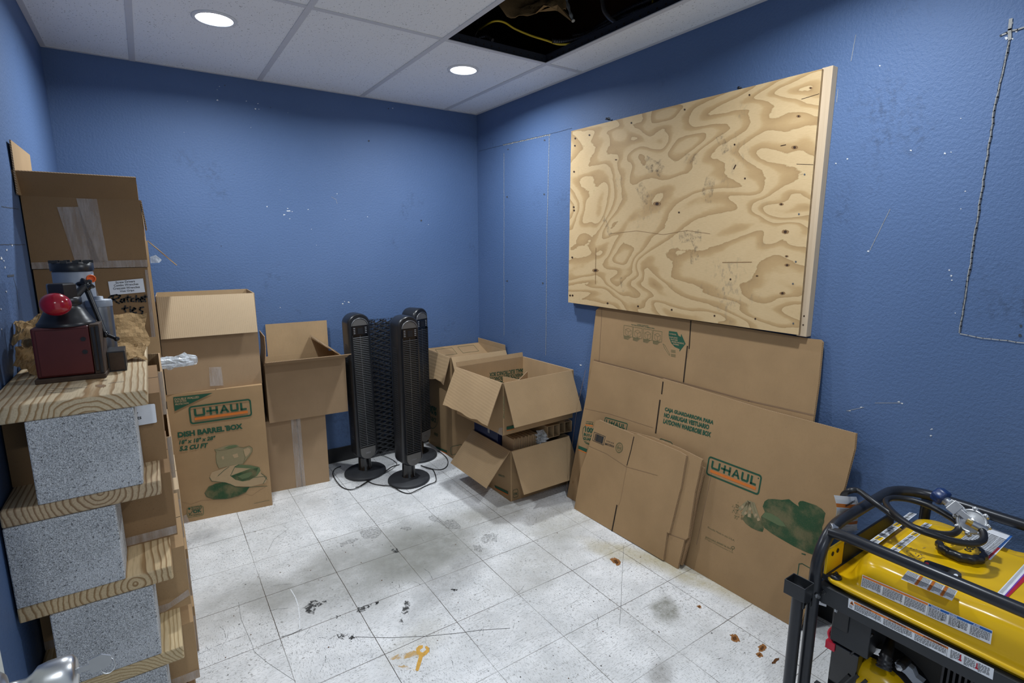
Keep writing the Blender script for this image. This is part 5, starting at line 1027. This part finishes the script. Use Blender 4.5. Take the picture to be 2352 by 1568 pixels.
m = MB(); m.lathe([(.008, 0), (.008, .003), (.0055, .0035), (.0055, .009), (.001, .009)], 'steel', (-.640, -2.962, .505), (-.3, -1, 0), 6, smooth=False); m.build('bolt', br)
# long side beam with its warning strip
bzt = .532
m = MB(); m.box((-.619, -3.88, .478), (-.614, -2.945, bzt), 'bracket_black'); m.box((-.614, -3.88, bzt-.004), (-.565, -2.955, bzt), 'bracket_black')
for y, z in ((-2.968, .512),): m.lathe([(.010, 0), (.010, .002), (.0065, .0025), (.0065, .007), (.001, .007)], 'black_plastic', (-.619, y, z), (-1, 0, 0), 6, smooth=False)
BF = Fr((-.619, -2.965, .478), (0, -1, 0), (0, 0, 1), (-1, 0, 0)); zc = lambda *p: crop(1780, 1280, .2432)(*p)
def micro(F, m, TL, TR_, BL, cols, rows, y0=.28, h=.0012, seed=1, mat='print_black', x0=0, x1=1):
    A = F.aff(BL, TR_, TL) if False else None
    a, b, c = V(F.px(*TL)), V(F.px(*TR_)), V(F.px(*BL)); rd = random.Random(seed)
    for ci in range(cols):
        for r in range(rows):
            yy = y0+(1-y0-.06)*r/rows; x = x0+(x1-x0)*(ci/cols)+.006; xe = x0+(x1-x0)*((ci+1)/cols)-.012
            if r == rows-1: xe = x+(xe-x)*rd.uniform(.3, .8)
            while x < xe:
                w_ = min(rd.uniform(.008, .022), xe-x); p0 = a+(b-a)*x+(c-a)*yy; p1 = a+(b-a)*(x+w_)+(c-a)*yy; hh = (c-a)*((1-y0)/rows*.42)
                F.poly(m, [tuple(p0), tuple(p1), tuple(p1+hh), tuple(p0+hh)], mat, h); x += w_+.004
def strip(F, m, TL, TR_, BL, x0, x1, y0, y1, mat, h=.0010):
    a, b, c = V(F.px(*TL)), V(F.px(*TR_)), V(F.px(*BL)); f = lambda x, y: tuple(a+(b-a)*x+(c-a)*y); F.poly(m, [f(x0, y0), f(x1, y0), f(x1, y1), f(x0, y1)], mat, h)
def tx(F, m, s_, TL, TR_, BL, x0, x1, y0, y1, mat, h=.0014, bold=.02):
    a, b, c = V(F.px(*TL)), V(F.px(*TR_)), V(F.px(*BL)); vs_, fs = text_geo(s_, bold, 0.15); F.face(m, [tuple(a+(b-a)*(x0+(x1-x0)*q[0])+(c-a)*(y1+(y0-y1)*q[1])) for q in vs_], fs, mat, h)
bm = m.build('side_beam', gen, bevel=.0012)
m = MB(); L = zc((697, 382), (2070, 1050), (690, 470)); TL, TR_, BL = L
strip(BF, m, *L, 0, 1, 0, 1, 'paper_white', .0006); strip(BF, m, *L, .047, .725, .06, .26, 'label_orange'); micro(BF, m, *L, 3, 6, .32, x0=.047, x1=.725); micro(BF, m, *L, 3, 7, .15, x0=.735, x1=.99, seed=4)
for x, w_ in ((.10, 'WARNING'), (.31, 'ADVERTENCIA'), (.56, 'AVERTISSEMENT')): tx(BF, m, w_, *L, x, x+.012*len(w_), .08, .24, 'print_black')
for x in (.06,): pass
BF.poly(m, [BF.px(*q) for q in zc((708, 432), (748, 455), (730, 408))], 'label_orange', .0012); BF.poly(m, [BF.px(*q) for q in zc((718, 432), (738, 443), (730, 418))], 'print_black', .0016); strip(BF, m, *L, .01, .035, .6, .9, 'label_grey', .001)
for x in (.22, .45, .72): strip(BF, m, *L, x, x+.0015, .1, .95, 'print_black', .0014)
for x in (.80, .90): strip(BF, m, *L, x, x+.008, .2, .62, 'label_red', .0014); strip(BF, m, *L, x-.005, x+.013, .6, .75, 'label_red', .0015)
m.build('warning_label', bm)
m = MB(); TF = Fr((-.60, -3.0, bzt), (0, -1, 0), (1, 0, 0), (0, 0, 1)); TF.textpx(m, 'FIRMAN', *zc((1455, 690), (1602, 762), (1462, 672)), 'black_gloss', .0004, .05); m.build('nameplate', bm)
# fuel tank
tk_c = (GX-.002, -3.335)
def rrect_ring(hx, hy, r, z, n=9, und=0):
    o = []
    for sx, sy, a0 in ((1, -1, -90), (1, 1, 0), (-1, 1, 90), (-1, -1, 180)):
        for k in range(n+1):
            t = math.radians(a0+90*k/n); o.append([sx*(hx-r)+r*math.cos(t), sy*(hy-r)+r*math.sin(t)])
    # subdivide long edges
    P = []; N = len(o)
    for i in range(N):
        a, b = o[i], o[(i+1) % N]; d = math.hypot(b[0]-a[0], b[1]-a[1]); s_ = 14 if d > .12 else 1
        for k in range(s_): P.append((a[0]+(b[0]-a[0])*k/s_, a[1]+(b[1]-a[1])*k/s_))
    def pad(y): return .5*(math.tanh((y+.17)/.018)-math.tanh((y+.05)/.018))+.5*(math.tanh((y-.13)/.018)-math.tanh((y-.22)/.018))
    out = []
    for x, y in P:
        q = 1-und*.045*pad(-y) ; out.append((tk_c[0]+x*(q if abs(x) > hx*.8 else 1), tk_c[1]+y, z-und*.006*pad(-y)))
    return out
m = MB(); HX, HY = .266, .371
specs = [(HX-.035, HY-.035, .05, .455, 0), (HX-.025, HY-.025, .05, .50, 0), (HX-.012, HY-.012, .045, .540, 0), (HX, HY, .03, .546, 0), (HX, HY, .03, .553, 0), (HX-.004, HY-.004, .03, .556, 0), (HX-.022, HY-.030, .05, .557, 0), (HX-.028, HY-.036, .05, .560, 0), (HX-.032, HY-.042, .05, .570, 0), (HX-.040, HY-.052, .055, .602, .3), (HX-.045, HY-.060, .055, .620, .7), (HX-.051, HY-.067, .055, .6285, 1), (HX-.060, HY-.076, .05, .6335, 1), (HX-.078, HY-.094, .05, .6355, 1.6), (HX-.086, HY-.102, .05, .6375, 2.2), (HX-.094, HY-.110, .05, .6425, 2.4), (HX-.104, HY-.120, .045, .6455, 2.2), (HX-.12, HY-.14, .04, .646, 1), (HX-.14, HY-.17, .04, .646, 0)]
R_ = [rrect_ring(*s_[:4], und=s_[4]) for s_ in specs]; N = len(R_[0])
m.add([p for r in R_ for p in r], [(i*N+k, i*N+(k+1) % N, (i+1)*N+(k+1) % N, (i+1)*N+k) for i in range(len(R_)-1) for k in range(N)], 'yellow_paint', True)
m.add(R_[-1], [tuple(range(N))], 'yellow_paint', True)
tank = m.build('fuel_tank', gen)
for i, (x, y) in enumerate(((-.590, -2.986), (-.11, -2.986))):
    m = MB(); m.lathe([(.0155, 0), (.0155, .004), (.011, .008), (.006, .009)], 'black_rubber', (x, y, .556), n=24); m.lathe([(.007, .009), (.007, .013), (.0035, .013), (.0035, .018), (.001, .018)], 'dark_steel', (x, y, .556), n=6, smooth=False); m.build('bolt', tank)
c2 = lambda *p: crop(1840, 1100, .21769)(*p)
UF = Fr((GX, GY, .6462), (0, -1, 0), (1, 0, 0), (0, 0, 1))
m = MB()      # decals on top
def dec(qs, mat, h=.0004, f=UF): f.poly(m, [f.px(*p) for p in c2(*qs)], mat, h)
def lerp2(a, b, t): return (a[0]+(b[0]-a[0])*t, a[1]+(b[1]-a[1])*t)
for A, B, C_, D in (((1145, 350), (1222, 368), (795, 697), (705, 663)), ((1308, 458), (1385, 482), (1012, 782), (925, 748))):
    dec((A, B, C_, D), 'paper_white'); n = 9
    for i in range(n):
        t0, t1 = (i+.08)/n, (i+.92)/n; l0, r0, l1, r1 = lerp2(A, D, t0), lerp2(B, C_, t0), lerp2(A, D, t1), lerp2(B, C_, t1)
        mt = 'label_grey' if i not in (3, 7) else 'yellow_paint'
        dec((lerp2(l0, r0, .12), lerp2(l0, r0, .88), lerp2(l1, r1, .88), lerp2(l1, r1, .12)), mt, .0009)
        dec((lerp2(l0, r0, .4), lerp2(l0, r0, .62), lerp2(l1, r1, .42), lerp2(l1, r1, .3)), 'grime', .0013)
A, B, C_, D = (1880, 470), (2235, 603), (1998, 857), (1600, 700)
dec((A, B, C_, D), 'paper_white'); UFc = c2
q3 = c2(A, B, D); strip(UF, m, *q3, .0, .35, 0, .17, 'print_black', .0009); tx(UF, m, 'H-FI', *q3, .03, .28, .03, .14, 'paper_white'); micro(UF, m, *q3, 4, 16, .2, seed=9)
strip(UF, m, *q3, .93, 1, 0, .52, 'label_blue', .0010); strip(UF, m, *q3, .93, 1, .52, 1, 'label_red', .0010)
A, B, D = (1125, 965), (1652, 1182), (1055, 1055); q3 = c2(A, B, D); strip(UF, m, *q3, 0, 1, 0, 1.02, 'paper_white', .0006)
for x in (.27, .52, .77): strip(UF, m, *q3, x, x+.055, .0, 1, 'label_orange', .0012)
micro(UF, m, *q3, 4, 9, .05, seed=3)
A, B, D = (2400, 845), (2470, 900), (2068, 1205); dec(((2400, 845), (2480, 905), (2175, 1260), (2065, 1205)), 'paper_white', .0006); dec(((2440, 900), (2500, 940), (2185, 1250), (2140, 1235)), 'label_red', .0010); dec(((2440, 900), (2455, 908), (2155, 1240), (2140, 1235)), 'label_purple', .0013)
rd = random.Random(8)
for i in range(60):
    t = i/60; a_, b_ = lerp2((2395, 860), (2080, 1195), t), lerp2((2430, 880), (2130, 1215), t); dec((lerp2(a_, b_, .1), lerp2(a_, b_, rd.uniform(.6, .95)), (lerp2(a_, b_, .9)[0]-3, lerp2(a_, b_, .9)[1]+3), (lerp2(a_, b_, .1)[0]-3, lerp2(a_, b_, .1)[1]+3)), 'label_grey', .0010)
for i in range(26):      # dry grass stain
    x, y = rd.uniform(1080, 1290), rd.uniform(730, 850); UF.linepx(m, c2((x, y), (x+rd.uniform(-30, 40), y+rd.uniform(-14, 14))), .0016, rd.choice(('grime', 'rust_brown', 'print_kraft')), .0008)
m.build('labels', tank)
m = MB(); gq = [UF.px(*p) for p in c2((1290, 900), (1300, 880), (1340, 878), (1640, 982), (1688, 1020), (1690, 1052), (1650, 1040), (1310, 930))]; m.slab([UF.P(a, b, .0004) for a, b in gq], (0, 0, .006), 'black_plastic')
G2 = Fr((GX, GY, .6527), (0, -1, 0), (1, 0, 0), (0, 0, 1)); G2.polypx(m, c2((1400, 928), (1420, 918), (1560, 966), (1545, 980)), 'black_gloss', .0005); G2.polypx(m, c2(*ell(1328, 893, 22, 14, 14, .3)), 'label_red', .0005); G2.polypx(m, c2(*ell(1632, 1015, 24, 15, 14, .3)), 'label_white', .0005); m.build('fuel_gauge', tank)
cp = px(2208, 1258, z=.668); m = MB()
m.lathe([(.040, -.026), (.042, -.012)], 'yellow_paint', tuple(cp), n=30); m.lathe([(.052, -.016), (.0555, -.012), (.0555, -.002), (.052, .003), (.047, .005), (.041, .0048), (.040, .003)], 'black_plastic', tuple(cp), n=72, wob=lambda t, h: 1+.035*math.cos(12*t), cap=False)
m.lathe([(.0445, .003), (.001, .0038)], 'yellow_paint', tuple(cp), n=40); m.lathe([(.0370, .0042), (.0378, .0042)], 'black_gloss', tuple(cp), n=40, cap=False); CF = Fr(tuple(cp+V((0, 0, .0042))), (-1, 0, 0), (0, -1, 0), (0, 0, 1)); CF.text(m, '030', -.03, .008, .045, .016, 'black_gloss', .0003); CF.text(m, 'FUEL ONLY', -.02, -.02, .04, .006, 'black_gloss', .0003); m.build('fuel_cap', tank)
# warning strip on the sloping tank side
SF = Fr((tk_c[0]-(HX-.032), -3.2, .570), (0, -1, 0), (0, 0, 1), (-1, 0, .26)); SF.ey = SF.n.cross(SF.ex); SF.ey = SF.ey if SF.ey.z > 0 else -SF.ey
m = MB(); L = zc((832, 160), (2060, 688), (815, 270)); S0 = .0035; H_ = lambda x: S0+x
strip(SF, m, *L, 0, 1, 0, 1, 'paper_white', S0); strip(SF, m, *L, .005, .545, .05, .20, 'label_orange', S0+.0006); strip(SF, m, *L, .552, .997, .05, .22, 'label_blue', S0+.0006)
micro(SF, m, *L, 3, 8, .26, S0+.0008, 5, x0=.0, x1=.545); micro(SF, m, *L, 3, 7, .28, S0+.0008, 6, x0=.552, x1=1)
for x, s_ in ((.57, 'NOTICE'), (.70, 'AVISO'), (.87, 'AVIS')): tx(SF, m, s_, *L, x, x+.012*len(s_), .07, .20, 'paper_white', S0+.0012)
for x in (.15, .34, .549): strip(SF, m, *L, x, x+.002, .2, .97, 'print_black', S0+.001)
for x in (.66, .78): strip(SF, m, *L, x, x+.003, .35, .8, 'print_black', S0+.001); strip(SF, m, *L, x-.003, x+.006, .75, .83, 'print_black', S0+.0012)
m.build('warning_label', tank)
# under the tank: control box, battery, engine
m = MB(); m.box((-.58, -3.085, .352), (-.36, -2.985, .476), 'bracket_black'); m.box((-.586, -3.03, .40), (-.58, -2.99, .47), 'black_plastic'); cb = m.build('control_box', gen, bevel=.012, seg=3)
KF = Fr((-.5868, -2.99, .4), (0, -1, 0), (0, 0, 1), (-1, 0, 0)); m = MB()
KF.polypx(m, zc((422, 362), (490, 388), (485, 465), (416, 443)), 'paper_white', .0004)
for i in range(9): x = 438+i*4.5; KF.linepx(m, zc((x, 382+i*1.7), (x-2, 425+i*1.7)), .0006 if i % 2 else .0011, 'print_black', .0008)
m.build('barcode_label', cb); m = MB(); KF.polypx(m, zc((570, 428), (598, 440), (588, 522), (560, 510)), 'paper_white', .0004); KF.textpx(m, '224-221', *zc((577, 516), (570, 436), (590, 520)), 'print_black', .0008); m.build('barcode_label', cb)
m = MB(); m.box((-.575, -3.062, .20), (-.43, -2.990, .345), 'black_gloss'); m.box((-.57, -3.057, .345), (-.435, -3.03, .356), 'dark_steel'); m.box((-.57, -3.02, .345), (-.435, -2.995, .352), 'grime'); bt = m.build('battery', gen, bevel=.003)
m = MB(); m.box((-.580, -3.000, .318), (-.560, -2.975, .342), 'red_wire'); m.tube(smooth([(-.570, -2.985, .34), (-.565, -2.975, .36), (-.56, -2.985, .385)], 5), .0045, 'red_wire', 8); m.build('terminal', bt)
m = MB(); m.tube(smooth([tuple(px(*q, x=-.50)) for q in zc((680, 690), (720, 640), (770, 590))], 6), .0035, 'red_wire', 8); m.build('wire', gen)
rcx = -.53; rc_ = px(2002, 1600, x=rcx)
m = MB(); ec = (-.40, rc_.y, rc_.z)
m.lathe([(.12, -.16), (.135, -.1), (.135, .02), (.118, .06), (.10, .085)], 'engine_black', (rcx+.10, rc_.y, rc_.z), (-1, 0, 0), 30); m.box((-.50, -3.70, .10), (-.18, -3.03, .18), 'engine_black'); m.box((-.45, -3.36, .18), (-.20, -3.08, .44), 'engine_black'); m.lathe([(.10, 0), (.12, .02), (.12, .3), (.10, .32)], 'engine_black', (-.32, -3.42, .27), (0, -1, 0), 26)
for i in range(7): m.box((-.48, -3.30+i*.012, .30), (-.30, -3.295+i*.012, .42), 'dark_steel')
m.build('engine', gen)
m = MB(); R0 = .108; m.lathe([(R0, -.02), (R0, .0), (R0-.004, .012), (R0-.02, .030), (R0-.05, .042), (.02, .048), (.001, .048)], 'yellow_paint', tuple(rc_), (-1, 0, 0), 48)
for i in range(7):
    t = 1.0-i*.13; c0 = rc_+V((-.046, .058*1.0-.022*i, .035+.02*math.sin(i))); m.obox(c0, V((.0012, 0, 0)), V((0, .004, .002)), V((-.002, -.012, .026)), 'engine_black')
rcv = m.build('recoil_cover', gen)
m = MB(); pl = [tuple(px(*q, x=x_)) for q, x_ in zip(zc((1095, 760), (1075, 850), (1045, 940), (1025, 1050)), (-.50, -.54, -.57, -.585))]
m.tube(smooth(pl, 8), .013, 'black_rubber', 16, rf=lambda t: .010+.008*t+(.0022*math.sin(t*60) if t > .62 else 0)); m.build('spark_plug_boot', gen)
m = MB(); m.tube([tuple(px(*q, x=-.575)) for q in zc((925, 725), (820, 820), (715, 915))], .0032, 'black_plastic', 10); m.build('rod', gen)
for a, b in ((665, 962), (1187, 1025)):
    p_ = px(*zc((a, b))[0], x=-.56); m = MB(); m.lathe([(.0065, 0), (.0065, .006), (.009, .007), (.009, .013), (.001, .015)], 'steel', tuple(p_), (-1, 0, .1), 6, smooth=False); m.tube([tuple(p_), tuple(p_+V((.04, 0, 0)))], .011, 'engine_black', 10); m.build('bolt', gen)
m = MB(); q = [px(*p, x=-.535) for p in zc((1130, 990), (1200, 980), (1300, 1060), (1330, 1130), (1400, 1184), (1300, 1184), (1230, 1100), (1150, 1040))]; m.slab(q, (.02, 0, 0), 'grey_cast'); m.build('engine_bracket', gen, bevel=.002)
m = MB(); q = [px(*p, x=-.53) for p in zc((840, 850), (900, 840), (1010, 870), (985, 930), (920, 905), (845, 880))]; m.slab(q, (.03, 0, 0), 'aluminium'); q = [px(*p, x=-.52) for p in zc((750, 860), (800, 770), (850, 765), (860, 790), (790, 850))]; m.slab(q, (.03, 0, 0), 'label_white'); m.build('cylinder_fin', gen, bevel=.002)
m = MB(); q = [px(*p, x=-.51) for p in zc((835, 740), (880, 690), (965, 680), (930, 720), (870, 790))]; m.slab(q, (.02, 0, 0), 'yellow_paint'); q = [px(*p, x=-.46) for p in zc((795, 570), (885, 590), (850, 690), (830, 740), (765, 760))]; m.slab(q, (.03, 0, 0), 'yellow_paint'); m.build('shroud', gen, bevel=.004)
m = MB(); m.tube([tuple(px(*zc((285, 1105))[0], x=-.60)), tuple(px(*zc((285, 1105))[0], x=-.55))], .012, 'dark_steel', 12); m.box((-.60, -3.03, .12), (-.585, -2.965, .20), 'bracket_black'); m.build('lower_bracket', gen)
# gas hose with regulator lying on the frame rails
hose = thing('gas_hose', 'coiled black rubber gas hose lying across the generator top', 'hose', tuple(px(2040, 1190, z=.72)))
hp = [((440, 215), .705), ((452, 160), .725), ((520, 122), .745), ((600, 122), .748), ((700, 190), .745), ((800, 265), .738), ((920, 350), .728), ((1050, 440), .722), ((1200, 510), .715), ((1400, 568), .712), ((1580, 580), .712), ((1660, 530), .714), ((1640, 450), .716), ((1520, 370), .720), ((1350, 280), .722), ((1150, 218), .722), ((1000, 200), .722), ((910, 215), .722), ((900, 262), .722), ((970, 350), .735), ((1080, 440), .738), ((1230, 530), .738), ((1400, 590), .735), ((1560, 642), .730), ((1700, 672), .728), ((1840, 678), .730), ((1920, 640), .735), ((1920, 560), .745), ((1870, 505), .752), ((1810, 475), .756)]
P = [tuple(px(*c2(q)[0], z=z_)) for q, z_ in hp]; m = MB(); m.tube(smooth(P, 8), .0088, 'black_rubber', 16); m.build('tube', hose)
fit = V(P[-1]); m = MB()
d_ = (V(P[-2])-fit).normalized(); m.lathe([(.0105, -.002), (.0105, .028), (.0095, .03)], 'silver_trim', tuple(fit), tuple(d_), 18); m.lathe([(.0085, -.014), (.0085, -.002)], 'brass', tuple(fit), tuple(d_), 6, smooth=False); m.build('crimp_fitting', hose)
rg = px(2218, 1186, z=.748); rb = thing('gas_regulator', 'die-cast silver gas regulator with a blue hand knob on the generator rail', 'regulator', tuple(rg))
kb = px(2163, 1141, z=.775); ax = (kb-rg).normalized(); nrm = (CAM-rg).normalized(); nrm = (nrm-ax*nrm.dot(ax)).normalized(); sd = ax.cross(nrm)
m = MB(); c_d = rg-ax*.016; m.lathe([(.0335, -.012), (.0345, -.008), (.0345, .0), (.031, .002), (.029, .002), (.028, -.001), (.012, .004), (.001, .005)], 'aluminium', tuple(c_d), tuple(nrm), 36)
m.lathe([(.034, -.028), (.034, -.010)], 'aluminium', tuple(c_d), tuple(nrm), 8, smooth=False)
for k in range(8):
    t = PI/4*k+.3; q = c_d+(ax*math.cos(t)+sd*math.sin(t))*.036; m.lathe([(.0062, -.016), (.0062, .002), (.001, .002)], 'aluminium', tuple(q), tuple(nrm), 12); m.lathe([(.0035, .002), (.0035, .0045), (.001, .005)], 'steel', tuple(q), tuple(nrm), 8)
q = rg+ax*.028; m.obox(q, ax*.020, sd*.013, nrm*.013, 'aluminium'); m.obox(q+nrm*.01, ax*.012, sd*.017, nrm*.006, 'aluminium'); m.lathe([(.011, 0), (.012, .01), (.012, .03), (.009, .034)], 'aluminium', tuple(q+ax*.015), tuple(ax), 20)
m.obox(rg+sd*.0-nrm*-.006+ax*.002, ax*.016, sd*.008, nrm*.008, 'aluminium'); m.tube([tuple(c_d+sd*0), tuple(fit-(fit-c_d)*.1)], .010, 'aluminium', 14); m.build('body', rb, bevel=.001)
m = MB(); m.lathe([(.009, 0), (.0225, .003), (.0235, .008), (.0225, .026), (.018, .031), (.001, .032)], 'blue_plastic', tuple(kb-ax*.012), tuple(ax), 36, wob=lambda t, h: 1+.07*math.cos(6*t)); m.build('knob', rb)
# hanging paper tag
m = MB(); TF = Fr((-.3, -2.915, .6), (-1, 0, 0), (0, 0, 1), (0, -1, 0)); tq = c2((345, 168), (580, 185), (596, 330), (610, 548), (445, 560), (360, 420)); O = [TF.px(*p) for p in tq]
n = 10; A_, B_, D_, E_ = V(O[0]), V(O[1]), V(O[3]), V(O[5])+(V(O[5])-V(O[0]))*.55; g = []
for i in range(n+1):
    for j in range(4):
        t, s_ = i/n, j/3; a = A_.lerp(B_, s_).lerp(E_.lerp(D_, s_), t); g.append(TF.P(a.x, a.y, .006*math.sin(5*t)+.004*math.sin(3*s_)))
band = {2: 'label_orange', 7: 'label_orange'}
for i in range(n): m.add([g[i*4+j] for j in range(4)]+[g[(i+1)*4+j] for j in range(4)], [(j, j+1, j+5, j+4) for j in range(3)], band.get(i, 'paper_white'))
for i in range(n):
    if i in band or i < 2: continue
    for r in range(4):
        t = (i+.15+r*.24)/n; a = A_.lerp(E_, t); b = B_.lerp(D_, t); a2, b2 = a.lerp(b, .08), a.lerp(b, .6+.3*((i*3+r) % 4)/4); TF.line(m, [tuple(a2), tuple(b2)], .0011, 'label_grey', .011)
t = .25; a = A_.lerp(E_, t); b = B_.lerp(D_, t); TF.text(m, 'WARNING', a.lerp(b, .3).x, a.lerp(b, .3).y-.004, -(abs(b.x-a.x))*.4 if b.x < a.x else abs(b.x-a.x)*.4, .008, 'print_black', .012)
o = m.build('paper_tag', loc=tuple(px(1945, 1160, y=-2.915))); s_ = o.modifiers.new('t', 'SOLIDIFY'); s_.thickness = .0004
tag(o, 'white paper warning tag with orange bands hanging behind the generator hoop', 'tag')
# ================================================================ clean up
for o in bpy.data.objects:
    if '_w' in o: del o['_w']
